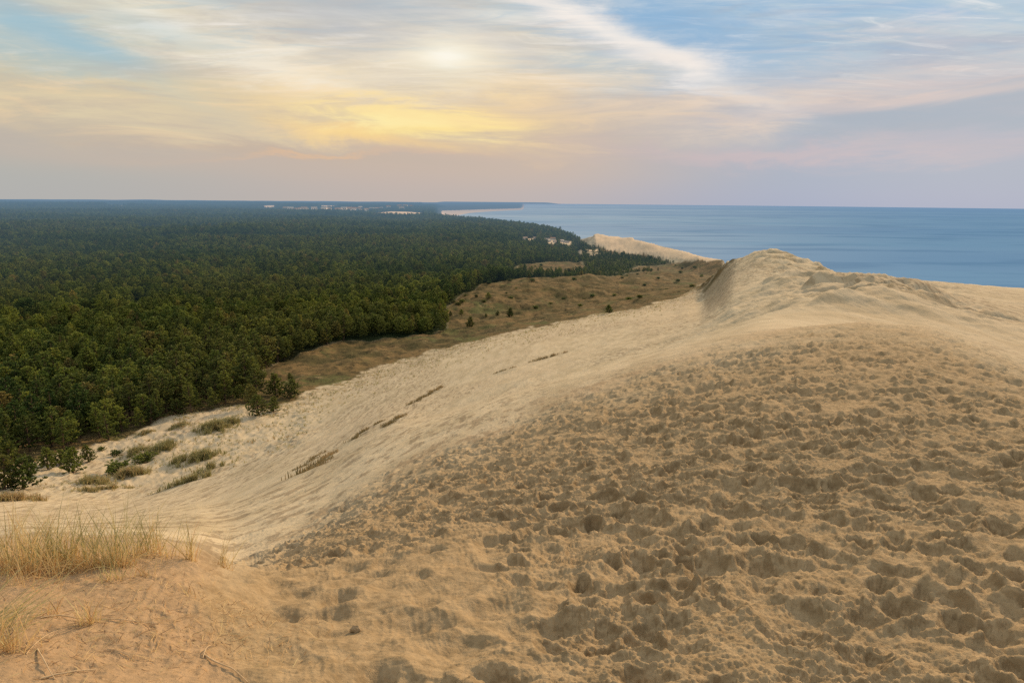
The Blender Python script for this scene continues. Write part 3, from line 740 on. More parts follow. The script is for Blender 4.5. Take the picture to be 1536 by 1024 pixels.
def named(nm, tp):
    n = ng.nodes.new('GeometryNodeInputNamedAttribute'); n.data_type = tp; n.inputs['Name'].default_value = nm; return n.outputs[0]
ng.links.new(gi.outputs[0], m2p.inputs[0]); ng.links.new(m2p.outputs[0], iop.inputs['Points'])
ng.links.new(jn.outputs[0], iop.inputs['Instance']); iop.inputs['Pick Instance'].default_value = True
ng.links.new(named('var', 'INT'), iop.inputs['Instance Index'])
cx_ = ng.nodes.new('ShaderNodeCombineXYZ'); ng.links.new(named('rot', 'FLOAT'), cx_.inputs[2]); ng.links.new(cx_.outputs[0], iop.inputs['Rotation'])
ng.links.new(named('sc', 'FLOAT'), iop.inputs['Scale']); ng.links.new(iop.outputs[0], gout.inputs[0])
md = fo_o.modifiers.new('scatter', 'NODES'); md.node_group = ng
print('forest instances', len(fp))
# lone and countable trees: px, py of the foot, height in metres, variant, squash, label, category
LONE = [
 (705,490,5.6,0,'tall scruffy pine at the left end of the hollow before the heath mound'),
 (692,475,3.2,2,'slim small pine in the hollow behind the scruffy pine'),
 (676,476,2.8,3,'low round pine in the hollow close to the forest corner'),
 (665,497,6.4,1,'bushy pine standing forward of the forest corner at the hollow'),
 (729,475,2.0,5,'tiny pine bush alone in the middle of the hollow'),
 (746,474,2.6,3,'small broad pine just left of the largest hollow pine'),
 (765,477,5.2,0,'broad triangular pine at the right end of the hollow'),
 (733,459,3.8,0,'little conical pine standing alone on the slope of the heath mound'),
 (793,435,4.0,3,'single dark pine near the top of the heath mound'),
 (831,428,2.8,5,'small dark bush-like pine on the far rim of the heath mound'),
 (855,427,3.4,3,'left one of two round pines side by side at the rim of the heath mound'),
 (872,427,3.8,4,'right one of two round pines side by side at the rim of the heath mound'),
 (931,426,2.8,3,'low dark pine on the heath far right of the round pair'),
 (913,470,4.4,4,'lone leaning pine where the brown heath meets the pale sand'),
 (413,596,5.6,0,'tallest pine of the cluster standing on sand off the forest corner'),
 (436,598,4.6,1,'right-hand pine of the cluster standing on sand off the forest corner'),
 (411,618,3.4,5,'small middle pine at the front of the cluster off the forest corner'),
 (389,625,4.2,1,'left front pine of the cluster off the forest corner'),
 (435,567,2.2,5,'little pine alone on the brown heath behind the cluster'),
 (266,622,3.4,5,'short young pine just in front of the forest edge above the sparse grass'),
 (9,735,4.6,1,'leftmost broad pine at the left picture edge near the dry straw patch'),
 (37,735,4.2,1,'broad young pine just right of the one at the left picture edge'),
 (18,700,4.2,5,'pine behind the leftmost pair at the forest margin'),
 (46,702,2.3,5,'small pine between the leftmost pair and the row of young pines'),
 (72,706,3.5,1,'left member of the row of young pines on the sand'),
 (90,696,2.6,5,'rear member of the row of young pines on the sand'),
 (111,709,3.9,1,'tallest front member of the row of young pines on the sand'),
 (106,692,2.4,3,'small pine squeezed behind the tallest young pine of the row'),
 (132,693,2.8,5,'right-hand last member of the row of young pines on the sand')]
for i, (px, py, h, v, lab) in enumerate(LONE):
    x, y, r = hit(px, py); v = 6+(i % 2) if h < 6 else v; s = h*(1.0 if px < 460 else .78)/protos[v][2]
    place_pine('pine_tree', x, y, v, s, i*1.3, lab, 'pine tree', None, .15*s, .95)
c_, k_ = pine_mesh(300, 1.9, 1.7, .02, 2.4, .9, .32); c_.materials.append(pine_leaf); k_.materials.append(bark); protos.append((c_, k_, 1.9))
for i, (px, py, s, lab) in enumerate([(178,710,1.15,'low spreading dark pine shrub behind the dome-shaped grass clump'),(216,690,.95,'dark pine shrub between two marram clumps on the hummocky sand'),(174,682,.6,'small dark shrub alone on the pale hummocky sand'),(152,676,.4,'tiny dry shrub left of the small dark shrub near the forest edge')]):
    x, y, r = hit(px, py); place_pine('pine_shrub', x, y, 8, s, i*2., lab, 'shrub', None, .1, .75)
rs = np.random.default_rng(31); n_sh = 0
while n_sh < 46:
    px, py = rs.uniform(680, 1060), rs.uniform(398, 478); x, y, r = hit(px, py)
    ok = zones(np.array([x]), np.array([y]))[1][0]
    if not ok or r < 300: continue
    place_pine('pine_shrub', x, y, 8, rs.uniform(.35, .95), rs.uniform(0, 6), 'low dark shrub among many like it dotted over the brown heath', 'shrub', 'low dark shrubs dotted over the brown heath', .1, .8); n_sh += 1
# ------------------------------------------------------------------ grass
def grassmat(name, stops, rand=.5, trans=.3):
    m, t = newmat(name); a = t.ramp(t.attr('tint'), stops)
    g = t.node('ShaderNodeNewGeometry')
    p = principled(t, a, .6, .25); tr = t.node('ShaderNodeBsdfTranslucent'); t.put(tr.inputs[0], a)
    mx = t.node('ShaderNodeMixShader'); mx.inputs[0].default_value = trans; t.l.new(p.outputs[0], mx.inputs[1]); t.l.new(tr.outputs[0], mx.inputs[2])
    out(t, mx.outputs[0]); return m
gfar = grassmat('dune grass far', [(0, (.19, .18, .07)), (.35, (.30, .29, .115)), (.6, (.43, .37, .17)), (.85, (.46, .34, .16)), (1, (.44, .28, .12))])
gstrip = grassmat('dune grass strip', [(0, (.11, .095, .045)), (.5, (.20, .165, .075)), (.75, (.28, .205, .095)), (1, (.38, .25, .11))])
gnear = grassmat('dune grass near', [(0, (.18, .19, .085)), (.3, (.36, .34, .15)), (.5, (.58, .50, .23)), (.7, (.76, .56, .26)), (.88, (.62, .38, .16)), (1, (.22, .13, .065))])
for (px, py, w, d, h, dry, lab) in GR:
    w *= 1.3; d *= 1.6; h *= 1.3; dry = dry*.9
    cx0, cy0, r = hit(px, py); mb = MB(); rs = np.random.default_rng(int(px*7+py))
    ca, sa2 = math.cos(-math.atan2(cx0, cy0)), math.sin(-math.atan2(cx0, cy0))
    nt = int(42*w*max(d, .9)/3); cl = []
    for k in range(nt):
        q = rs.normal(0, .42, 2); cl.append((q[0]*w*.55, q[1]*d*.62+.12*q[0]*w, rs.uniform(.8, 1.5)*math.exp(-.5*(q[0]**2+q[1]**2))))
    us = np.array([c[0] for c in cl]); vs = np.array([c[1] for c in cl])
    wx = cx0+us*ca-vs*sa2; wy = cy0+us*sa2+vs*ca; wz = Hf(wx, wy)
    for k in range(nt):
        if noise(wx[k]/1.1, wy[k]/1.4, 61) < -.12: continue
        for b in range(9):
            a = rs.uniform(0, 2*PI); L = h*cl[k][2]*rs.uniform(.5, 1.1); ln = rs.uniform(.15, .75)
            o = np.array([wx[k]+rs.normal(0, .16)-cx0, wy[k]+rs.normal(0, .16)-cy0, wz[k]-.05]); dd = np.array([math.cos(a)*ln+.12, math.sin(a)*ln, 0])
            tn = np.clip(dry+rs.normal(0, .22), 0, 1)
            sd = np.array([math.cos(a+1.3), math.sin(a+1.3), .1])
            mb.ribbon([o, o+dd*L*.35+[0, 0, L*.6], o+dd*L+[0, 0, L*(1-.3*ln)]], [.026, .03, .008], sd, np.array([tn*.6+.1, tn, min(1, tn+.1)]))
    me = mb.build('grass_clump'); o = link('grass_clump', me, gfar); o.location = (cx0, cy0, 0); tag(o, lab, 'grass')
for si, (x1, y1, x2, y2, h, dry, lab) in enumerate(STR):
    a1 = hit(x1, y1); a2 = hit(x2, y2); mb = MB(); rs = np.random.default_rng(400+si); cx0, cy0 = a1[0], a1[1]
    L0 = math.hypot(a2[0]-a1[0], a2[1]-a1[1]); nt = int(40+L0*9)
    tt = rs.uniform(0, 1, nt); wx = a1[0]+(a2[0]-a1[0])*tt+rs.normal(0, .28, nt); wy = a1[1]+(a2[1]-a1[1])*tt+rs.normal(0, .3, nt)
    wx = wx+.7*noise(tt*L0/1.8, tt*0+si, 17); keep = noise(tt*L0/1.1, tt*0+si, 7) > -.12
    wz = Hf(wx, wy)
    for k in range(nt):
        if not keep[k]: continue
        for b in range(6):
            a = rs.uniform(0, 2*PI); L = h*rs.uniform(.5, 1.2); ln = rs.uniform(.1, .6)
            o = np.array([wx[k]+rs.normal(0, .1)-cx0, wy[k]+rs.normal(0, .1)-cy0, wz[k]-.05]); dd = np.array([math.cos(a)*ln+.1, math.sin(a)*ln, 0])
            tn = np.clip((dry-.25 if tt[k] < .65 else dry)+rs.normal(0, .2), 0, 1); sd = np.array([math.cos(a+1.3), math.sin(a+1.3), .1])
            mb.ribbon([o, o+dd*L*.35+[0, 0, L*.6], o+dd*L+[0, 0, L*(1-.3*ln)]], [.016, .018, .005], sd, np.array([tn*.5, tn, tn]))
    o = link('grass_strip', mb.build('grass_strip'), gstrip); o.location = (cx0, cy0, 0); tag(o, lab, 'grass')
# sparse ground cover where the sand meets the heath: stuff
mb = MB(); rs = np.random.default_rng(77)
cand_p = []
while len(cand_p) < 4200:
    k = rs.uniform(); a = np.interp(k, [0, 1], [azq(200,640)[0], azq(1040,440)[0]]); rb = np.interp(a, sb_a, sb_r)
    f = 1-abs(rs.normal(0, .10)) if rs.uniform() < .7 else rs.uniform(.72, 1.25)
    cand_p.append((rb*f*math.sin(a), rb*f*math.cos(a)))
for _ in range(900):
    a = rs.uniform(azq(-10,700)[0], azq(460,620)[0]); r = rs.uniform(96, 150); cand_p.append((r*math.sin(a), r*math.cos(a)))
cp_ = np.array(cand_p); nn = fbm(cp_[:, 0]/8, cp_[:, 1]/8, 3, 601); cp_ = cp_[nn > -.05]; cz_ = Hf(cp_[:, 0], cp_[:, 1])
for (x, y), z in zip(cp_, cz_):
    hh = rs.uniform(.2, .55); tn0 = np.clip(rs.normal(.5, .25), 0, 1)
    for b in range(5):
        a = rs.uniform(0, 2*PI); ln = rs.uniform(.2, .8); o = np.array([x+rs.normal(0, .12), y+rs.normal(0, .12), z-.03]); dd = np.array([math.cos(a)*ln, math.sin(a)*ln, 0])
        mb.ribbon([o, o+dd*hh*.4+[0, 0, hh*.6], o+dd*hh+[0, 0, hh*.85]], [.03, .03, .008], np.array([math.cos(a+1.4), math.sin(a+1.4), .1]), tn0)
o = link('dune_grass', mb.build('dune_grass'), gfar); o['kind'] = 'stuff'; o['label'] = 'sparse low dune grass fringing the sand and heath'; o['category'] = 'grass'
# foreground marram tufts
def tuft(px, py, nb, h, spread, green, lab, lean=(0, 0), curly=.35, name='grass_tuft'):
    x, y, r = hit(px, py); mb = MB(); rs = np.random.default_rng(int(px*13+py*3))
    bx = x+rs.normal(0, spread, nb); by = y+rs.normal(0, spread*.7, nb); bz = Hf(bx, by)
    for k in range(nb):
        o = np.array([bx[k]-x, by[k]-y, bz[k]-.01]); a = rs.uniform(0, 2*PI)
        dryc = rs.uniform() < curly*1.3
        L = h*(rs.uniform(.55, 1.08) if not dryc else rs.uniform(.3, .75)); ln = abs(rs.normal(.18, .22)) if not dryc else rs.uniform(.4, 1.0)
        n = 7; pts = []; dr = rs.uniform(.2, .9) if not dryc else rs.uniform(1.4, 2.9)
        d = np.array([math.cos(a)*ln+lean[0], math.sin(a)*ln+lean[1], 1.]); d /= np.linalg.norm(d)
        hd = np.array([math.cos(a)+lean[0]*2, math.sin(a)+lean[1]*2, 0]); tw_ = rs.normal(0, .5)
        p = o.copy(); pts.append(p.copy())
        for s_ in range(1, n):
            f = s_/(n-1); el = -dr*f*f
            dn = d*math.cos(el)+np.array([hd[0], hd[1], 0])*math.sin(-el)*.9+np.array([-hd[1], hd[0], 0])*tw_*f*.4
            if dryc: dn[2] -= .75*f*dr*.5
            dn /= np.linalg.norm(dn); p = p+dn*L/(n-1); pts.append(p.copy())
        w = rs.uniform(.0014, .0034)
        sd = np.cross(d, [math.cos(a*3), math.sin(a*3), .2]); sd /= np.linalg.norm(sd)
        base = np.clip(rs.normal(.74 if not dryc else .8, .1), 0, 1); tip = np.clip(rs.normal(1.12-green, .17), .08, 1) if not dryc else np.clip(rs.normal(.74, .12), 0, 1)
        tn = base+(tip-base)*np.minimum(1, np.linspace(0, 1, n)*2.1)
        mb.ribbon(pts, [w*(1-.86*(i/(n-1))**1.5) for i in range(n)], sd, tn)
    o = link(name, mb.build(name), gnear); o.location = (x, y, 0); tag(o, lab, 'grass'); return o
TF = [
 (6,858,170,.50,.10,.62,'dense marram tuft cut by the left picture edge on the sand hump'),
 (42,862,250,.56,.10,.50,'thick straw-yellow marram tuft with the brightest stems on the hump'),
 (68,850,200,.52,.11,.68,'dense green tuft just right of the straw-yellow one'),
 (96,852,130,.44,.10,.72,'low dense grey-green tuft with curled dry leaves'),
 (117,850,130,.52,.07,.72,'upright green tuft in the middle of the hump-top grass'),
 (142,848,90,.44,.08,.70,'loose tuft between the upright middle tuft and the narrow one'),
 (162,848,90,.42,.07,.66,'thin spreading tuft beside the narrow upright tuft'),
 (179,850,130,.56,.045,.66,'narrow tall upright tuft with orange stems on the hump'),
 (200,838,50,.34,.06,.60,'sparse short tuft behind the crest of the hump'),
 (222,832,110,.52,.045,.70,'fan-shaped tuft on the crown of the sand hump'),
 (248,838,34,.34,.06,.60,'few thin stalks behind the right shoulder of the hump'),
 (287,843,52,.42,.022,.60,'slender isolated tuft on the right shoulder of the hump'),
 (334,852,44,.34,.022,.55,'last slender tuft at the right foot of the hump'),
 (133,940,48,.22,.025,.45,'small upright straw tuft in the middle of the bare hump'),
 (222,864,26,.18,.03,.35,'tiny dry tuft below the fan-shaped one'),
 (170,872,60,.20,.05,.75,'flattened rosette of green blades on the front of the hump'),
 (14,978,110,.30,.05,.45,'tuft with dark drooping leaves at the lower left picture edge'),
 (75,925,26,.18,.03,.25,'short orange dry stubble on the left of the hump'),
 (108,862,60,.2,.08,.3,'low dry tangle at the foot of the hump-top grass'),
 (30,880,60,.22,.09,.3,'dry orange tangle under the straw-yellow tuft'),
 (286,892,14,.12,.03,.2,'wiry brown sprig on the right slope of the hump')]
for (px, py, nb, h, sprd, gr, lab) in TF:
    nb = int(nb*1.0)
    tuft(px, py, int(nb*.8), h*.88, sprd, gr, lab, lean=(.06, 0), curly=.30 if nb > 80 else .2)
# leaning blades reaching in from the left edge
tuft(-28, 945, 70, .42, .10, .8, 'long blades leaning into view from the left picture edge', lean=(.9, .1), curly=.1)
# reed stalks lying on the sand
stalk_m, t = newmat('dry stalk'); g = t.node('ShaderNodeNewGeometry'); n = t.noise(g.outputs['Position'], 30., 3)
out(t, principled(t, t.mix(n, (.48, .33, .17), (.66, .48, .27)), .7, .2).outputs[0])
def stalk(pts, rad, lab, arch=.0, name='reed_stalk'):
    P_ = []
    for i, p in enumerate(pts):
        x, y, r = hit(*p); P_.append((x, y))
    P_ = np.array(P_); tt = np.linspace(0, len(P_)-1, 24); xs = np.interp(tt, range(len(P_)), P_[:, 0]); ys = np.interp(tt, range(len(P_)), P_[:, 1])
    zs = Hf(xs, ys); k = np.ones(5)/5; zs = np.convolve(np.pad(zs, 2, mode='edge'), k, 'valid')+rad*1.2+arch*np.sin(np.linspace(0, PI, 24))
    mb = MB(); o0 = np.array([xs[0], ys[0], zs[0]])
    mb.tube(np.stack([xs, ys, zs], -1)-o0, list(np.linspace(rad, rad*.45, 24)), 6)
    o = link(name, mb.build(name, True), stalk_m); o.location = o0; tag(o, lab, 'stalk'); return o
stalk([(62,932),(90,929),(120,934),(180,937),(240,939)], .0042, 'long brown reed stalk lying across the hump behind the small straw tuft', .01)
stalk([(305,980),(325,995),(350,1010),(372,1026)], .0045, 'pale straw stalk slanting down to the bottom edge right of the hump', .008)
stalk([(62,1019),(100,1015),(145,1010)], .0045, 'thick pale stalk lying flat near the bottom left corner', .006)
stalk([(57,978),(68,998),(83,1022)], .004, 'stalk slanting steeply down near the bottom left corner', .012)
stalk([(40,985),(75,962),(110,945)], .0028, 'thin green-brown stalk leaning toward the small straw tuft', .03)
stalk([(304,985),(318,965)], .003, 'short upright-leaning twig at the head of the slanting straw stalk', .02)
# litter: scraps of dead leaf and root, countless -> stuff
mb = MB(); rs = np.random.default_rng(5)
spots = [(230,960,.22),(270,955,.20),(210,915,.16),(330,930,.22),(345,905,.12),(100,990,.22),(60,1000,.3),(300,985,.25),(360,960,.2),(130,865,.3),(60,890,.35),(200,870,.3),(400,940,.2),(240,890,.25),(170,950,.3),(30,960,.2)]
for (px, py, sp_) in spots:
    x, y, r = hit(px, py); n = 90; xs = x+rs.normal(0, sp_, n); ys = y+rs.normal(0, sp_*.75, n); zs = Hf(xs, ys)
    for k in range(n):
        a = rs.uniform(0, 2*PI); L = rs.uniform(.012, .07)*(1 if rs.uniform() < .85 else 1.8); d = np.array([math.cos(a), math.sin(a), rs.uniform(-.05, .25)]); b = rs.normal(0, .25)
        s2 = np.array([-d[1], d[0], .3]); o = np.array([xs[k], ys[k], zs[k]+.003])
        mb.ribbon([o, o+d*L*.5+s2*b*L*.5, o+d*L+s2*b*L*1.4], [.0012, .0017, .0007], s2/np.linalg.norm(s2), float(np.clip(rs.normal(.85, .13), .3, 1)))
o = link('grass_litter', mb.build('grass_litter'), gnear); o['kind'] = 'stuff'; o['label'] = 'scraps of dry grass and root scattered over the sand hump'; o['category'] = 'litter'
# one rounded clod of sand
def clod(px, py, rad, lab):
    x, y, r = hit(px, py); nlat, nlon = 14, 24; v = []; q = []
    for i in range(nlat+1):
        th = PI*i/nlat
        for j in range(nlon):
            ph = 2*PI*j/nlon; k = 1+.12*math.sin(3*ph+th*2)+.08*math.cos(5*ph-th*3)+.06*math.sin(9*th+ph)
            v.append((rad*k*math.sin(th)*math.cos(ph), rad*k*.8*math.sin(th)*math.sin(ph), rad*.75*k*math.cos(th)))
    for i in range(nlat):
        for j in range(nlon): q.append((i*nlon+j, (i+1)*nlon+j, (i+1)*nlon+(j+1) % nlon, i*nlon+(j+1) % nlon))
    m, t = newmat('damp sand clod'); g = t.node('ShaderNodeNewGeometry'); n = t.noise(g.outputs['Position'], 60., 5, .7)
    out(t, principled(t, t.mix(n, (.36, .26, .145), (.44, .32, .18)), .95, .05, t.bump(n, .8, .01)).outputs[0])
    o = link('sand_clod', mesh_np('sand_clod', np.array(v), np.array(q)), m); o.location = (x, y, float(Hf(x, y))+rad*.4); tag(o, lab, 'clod')
clod(533, 941, .030, 'small rounded sand clod sitting in a footprint pit')
# ------------------------------------------------------------------ far buildings
wall_m, t = newmat('pale render wall'); oi = t.node('ShaderNodeObjectInfo')
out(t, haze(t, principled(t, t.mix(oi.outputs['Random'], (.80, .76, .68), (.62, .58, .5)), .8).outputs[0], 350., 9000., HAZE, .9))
roof_m, t = newmat('clay roof'); oi = t.node('ShaderNodeObjectInfo')
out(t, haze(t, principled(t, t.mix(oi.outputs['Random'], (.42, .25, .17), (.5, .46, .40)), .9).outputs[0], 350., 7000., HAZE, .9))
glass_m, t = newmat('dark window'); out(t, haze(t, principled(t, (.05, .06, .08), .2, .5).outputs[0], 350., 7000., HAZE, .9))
def house(x, y, w, d, h, rz, label, group, lift=0):
    z = float(Hf(x, y))+lift; o = empty('house', (x, y, z), rz); tag(o, label, 'house', group)
    me = mesh_np('wall', np.array([(sx_*w/2, sy_*d/2, zz) for zz in (-3, h) for sx_, sy_ in ((-1, -1), (1, -1), (1, 1), (-1, 1))]), np.array([(0, 1, 5, 4), (1, 2, 6, 5), (2, 3, 7, 6), (3, 0, 4, 7), (4, 5, 6, 7)]), None, False)
    link('wall', me, wall_m, o)
    e = .5; hh = h*.38; rv = np.array([(-w/2-e, -d/2-e, h+.02), (w/2+e, -d/2-e, h+.02), (w/2+e, d/2+e, h+.02), (-w/2-e, d/2+e, h+.02), (-w/2-e, 0, h+hh), (w/2+e, 0, h+hh)])
    me = mesh_np('roof', rv, np.array([(0, 1, 5, 4), (2, 3, 4, 5)]), np.array([(1, 2, 5), (3, 0, 4)]), False); link('roof', me, roof_m, o)
    for k in range(3):
        cx1 = -w*.32+k*w*.32; me = mesh_np('window', np.array([(cx1-w*.06, -d/2-.03, h*.4), (cx1+w*.06, -d/2-.03, h*.4), (cx1+w*.06, -d/2-.03, h*.8), (cx1-w*.06, -d/2-.03, h*.8)]), np.array([(0, 1, 2, 3)]), None, False)
        link('window', me, glass_m, o)
rs = np.random.default_rng(8)
def houses(pts, label, group, smin, smax, lift):
    for (px, py) in pts:
        x, y, r = hit(px, py); w = rs.uniform(smin, smax); house(x, y, w, w*.6, w*.45, math.atan2(-x, y)+rs.normal(0, .3), label, group, lift)
houses([(rs.uniform(428, 500), 316.6+rs.normal(0, .5)) for _ in range(14)]+[(rs.uniform(500, 566), 316.2+rs.normal(0, 1.2)) for _ in range(18)]+[(rs.uniform(560, 640), 313.5+rs.normal(0, .8)) for _ in range(6)], 'tiny pale house in the hazy town strung along the far end of the forest', 'pale houses of the far town', 14, 26, 4)
houses([(820,361),(824,363),(829,360),(832,364),(836,365),(842,363),(847,364),(851,364.5)], 'small pale building among the trees left of the far sand dune', 'pale buildings left of the far dune', 4, 6.5, -.4)
houses([(787,361.5),(803,359.5)], 'small pale building at the clearing left of the building group', 'pale buildings at the left clearing', 5, 7, 0)
# ------------------------------------------------------------------ light and sky
SUN_AZ, SUN_EL = math.radians(34), math.radians(21)
sd_ = bpy.data.lights.new('sun', 'SUN'); sun = bpy.data.objects.new('sun', sd_); COL.objects.link(sun)
sd_.energy = 4.4; sd_.angle = math.radians(3.0); sd_.color = (1.0, .71, .43)
v = Vector((math.sin(SUN_AZ)*math.cos(SUN_EL), math.cos(SUN_AZ)*math.cos(SUN_EL), math.sin(SUN_EL)))
sun.rotation_euler = v.to_track_quat('Z', 'Y').to_euler()
w = bpy.data.worlds.new('World'); scene.world = w; w.use_nodes = True
t = NT(w.node_tree)
sky = t.node('ShaderNodeTexSky', sky_type='NISHITA', sun_disc=False, sun_elevation=SUN_EL, sun_rotation=SUN_AZ, altitude=100.)
tc = t.node('ShaderNodeTexCoord'); D = tc.outputs['Generated']
s_ = t.node('ShaderNodeSeparateXYZ'); t.l.new(D, s_.inputs[0])
DEG = 180/PI
el = t.m('MULTIPLY', t.m('ARCSINE', s_.outputs[2]), DEG); az = t.m('MULTIPLY', t.m('ARCTAN2', s_.outputs[0], s_.outputs[1]), DEG)
def E(px, py):
    a, q = azq(px, py); return math.degrees(a), -math.degrees(math.atan(q))
ex = t.node('ShaderNodeCombineXYZ'); t.l.new(az, ex.inputs[0]); t.l.new(el, ex.inputs[1]); AE = ex.outputs[0]
# cloud-layer coordinates: the sky direction carried up to a flat layer
zi = t.m('ADD', t.m('MAXIMUM', s_.outputs[2], 0.), .09)
cxy = t.node('ShaderNodeCombineXYZ'); t.l.new(t.m('DIVIDE', s_.outputs[0], zi), cxy.inputs[0]); t.l.new(t.m('DIVIDE', s_.outputs[1], zi), cxy.inputs[1]); CL = cxy.outputs[0]
eln = t.m('DIVIDE', el, 30.)
left = t.ramp(eln, [(0, s2l(170,178,178)), (.13, s2l(190,180,168)), (.26, s2l(208,196,168)), (.42, s2l(222,214,190)), (.6, s2l(196,208,208)), (1, s2l(214,216,210))])
mid = t.ramp(eln, [(0, s2l(192,178,174)), (.13, s2l(200,180,165)), (.26, s2l(226,200,166)), (.42, s2l(240,222,188)), (.6, s2l(230,224,212)), (1, s2l(214,216,216))])
right = t.ramp(eln, [(0, s2l(146,166,192)), (.13, s2l(160,170,190)), (.26, s2l(186,184,192)), (.36, s2l(182,198,206)), (.6, s2l(150,188,214)), (1, s2l(112,164,208))])
gm1 = t.step(az, -36., -8.); gm2 = t.step(az, 0., 24.)
base = t.mix(gm2, t.mix(gm1, left, mid), right)
# streaky cirrus
def mp(vec, ang, sc, loc=(0, 0, 0)):
    o = t.node('ShaderNodeMapping'); t.put(o.inputs[0], vec); o.inputs['Rotation'].default_value = (0, 0, ang); o.inputs['Scale'].default_value = sc; o.inputs['Location'].default_value = loc; return o.outputs[0]
c1 = t.noise(mp(CL, .9, (.55, 1.5, 1)), 1.1, 7, .58, .9)
c2 = t.noise(mp(CL, -.25, (.6, 1.9, 1), (3, 1, 0)), 1.5, 7, .6, 1.1)
c3 = t.noise(mp(AE, -.12, (.045, .22, 1), (1, 4, 0)), 1., 7, .58, .7)
c4 = t.noise(mp(AE, .06, (.03, .30, 1), (5, 2, 0)), 1., 7, .6, .5)
c5 = t.noise(mp(AE, -.16, (.10, .75, 1), (3, 8, 0)), 1., 8, .66, .8)
c6 = t.noise(mp(CL, .75, (.9, 3.4, 1), (8, 3, 0)), 1.6, 8, .64, 1.2)
blue = t.mix(t.step(az, -20., 25.), s2l(158,194,210), s2l(120,168,210))
hi = t.step(el, 7., 15.)
base = t.mix(t.m('MULTIPLY', t.m('MULTIPLY', t.step(c1, .50, .36), hi), .55), base, blue)
lit = t.mix(t.step(az, 4., 30.), t.mix(t.step(el, 6., 14.), s2l(254,218,168), s2l(255,247,232)), t.mix(t.step(el, 6., 16.), s2l(216,190,182), s2l(214,220,228)))
base = t.mix(t.m('MULTIPLY', t.m('MULTIPLY', t.step(c2, .47, .68), t.step(el, 5., 10.)), .5), base, lit)
base = t.mix(t.m('MULTIPLY', t.m('MULTIPLY', t.step(c3, .50, .68), t.step(el, 2.5, 7.)), .5), base, lit)
grey = t.mix(t.step(az, 0., 26.), s2l(192,178,166), s2l(150,164,186))
base = t.mix(t.m('MULTIPLY', t.m('MULTIPLY', t.step(c4, .52, .66), t.m('MULTIPLY', t.step(el, 1.5, 4.5), t.step(el, 19., 9.))), .55), base, grey)
wn1 = t.noise(mp(AE, -.10, (.05, .22, 1), (9, 2, 0)), 1., 8, .66, .6); wn2 = t.noise(mp(AE, -.10, (.06, .26, 1), (2, 7, 0)), 1., 8, .66, .6)
azw = t.m('ADD', az, t.m('MULTIPLY', t.m('SUBTRACT', wn1, .5), 26.)); elw = t.m('ADD', el, t.m('MULTIPLY', t.m('SUBTRACT', wn2, .5), 7.))
def blob(px, py, wx, wy, ang=0., nz=None, k=0.):
    a, e = E(px, py); da = t.m('SUBTRACT', azw, a); de = t.m('SUBTRACT', elw, e)
    if ang:
        c_, s1 = math.cos(ang), math.sin(ang)
        da, de = t.m('ADD', t.m('MULTIPLY', da, c_), t.m('MULTIPLY', de, s1)), t.m('SUBTRACT', t.m('MULTIPLY', de, c_), t.m('MULTIPLY', da, s1))
    r2 = t.m('ADD', t.m('POWER', t.m('ABSOLUTE', t.m('DIVIDE', da, wx)), 2.), t.m('POWER', t.m('ABSOLUTE', t.m('DIVIDE', de, wy)), 2.))
    g = t.m('EXPONENT', t.m('MULTIPLY', r2, -1.))
    if nz is not None: g = t.m('MULTIPLY', g, t.m('ADD', 1-k, t.m('MULTIPLY', t.step(nz, .38, .62), k*1.5)), clamp=True)
    return g
def spot(px, py, wx, wy):
    a, e = E(px, py); x_ = t.m('DIVIDE', t.m('SUBTRACT', az, a), wx); y_ = t.m('DIVIDE', t.m('SUBTRACT', elw2, e), wy)
    return t.m('EXPONENT', t.m('MULTIPLY', t.m('ADD', t.m('MULTIPLY', x_, x_), t.m('MULTIPLY', y_, y_)), -1.))
elw2 = t.m('ADD', el, t.m('MULTIPLY', t.m('SUBTRACT', wn2, .5), 2.))
def over(f, col, k=1.):
    global base
    base = t.mix(t.m('MULTIPLY', f, k), base, col)
# grey veil top centre, diagonal white band, blue gaps, dark bars
over(blob(560,20,9,4,0,c1,.5), s2l(186,190,194), .8)
over(blob(600,125,9,1.6,0,c3,.5), s2l(206,198,180), .6)
over(blob(1010,30,9,4.0,-.35,None), s2l(132,176,212), .75)
over(blob(925,50,11,1.15,-.42,c6,.7), s2l(252,240,230), .7)
over(blob(880,100,7,1.6,-.1,c1,.3), s2l(176,198,210), .5)
over(blob(60,70,9,1.5,-.22,c3,.4), s2l(158,192,204), .65)
over(blob(190,130,10,.9,-.2,c3,.4), s2l(170,196,202), .6)
over(blob(140,165,11,.7,-.1,c3,.5), s2l(250,236,190), .6)
over(blob(370,85,10,1.6,-.2,c2,.5), s2l(255,246,228), .6)
over(blob(400,165,22,1.7,0,c3,.5), s2l(253,222,158), .55)
over(blob(300,208,12,1.1,-.12,c4,.6), s2l(198,178,160), .8)
over(blob(1400,165,13,1.25,.05,c4,.45), s2l(154,172,190), .8)
over(blob(1440,140,10,.35,.06,c3,.5), s2l(222,196,186), .6)
over(blob(1100,160,10,1.3,0,c3,.6), s2l(238,212,186), .6)
over(blob(1150,225,14,.8,0,c3,.5), s2l(206,182,184), .5)
over(blob(650,168,7.5,1.9,-.06,c5,.6), s2l(255,222,150), .85)
over(blob(630,185,5.5,.9,-.05,c5,.5), s2l(255,242,180), .95)
over(blob(600,208,10,.8,-.1,c3,.7), s2l(250,214,150), .6)
over(blob(520,238,10,.30,0,c3,.6), s2l(236,190,146), .55)
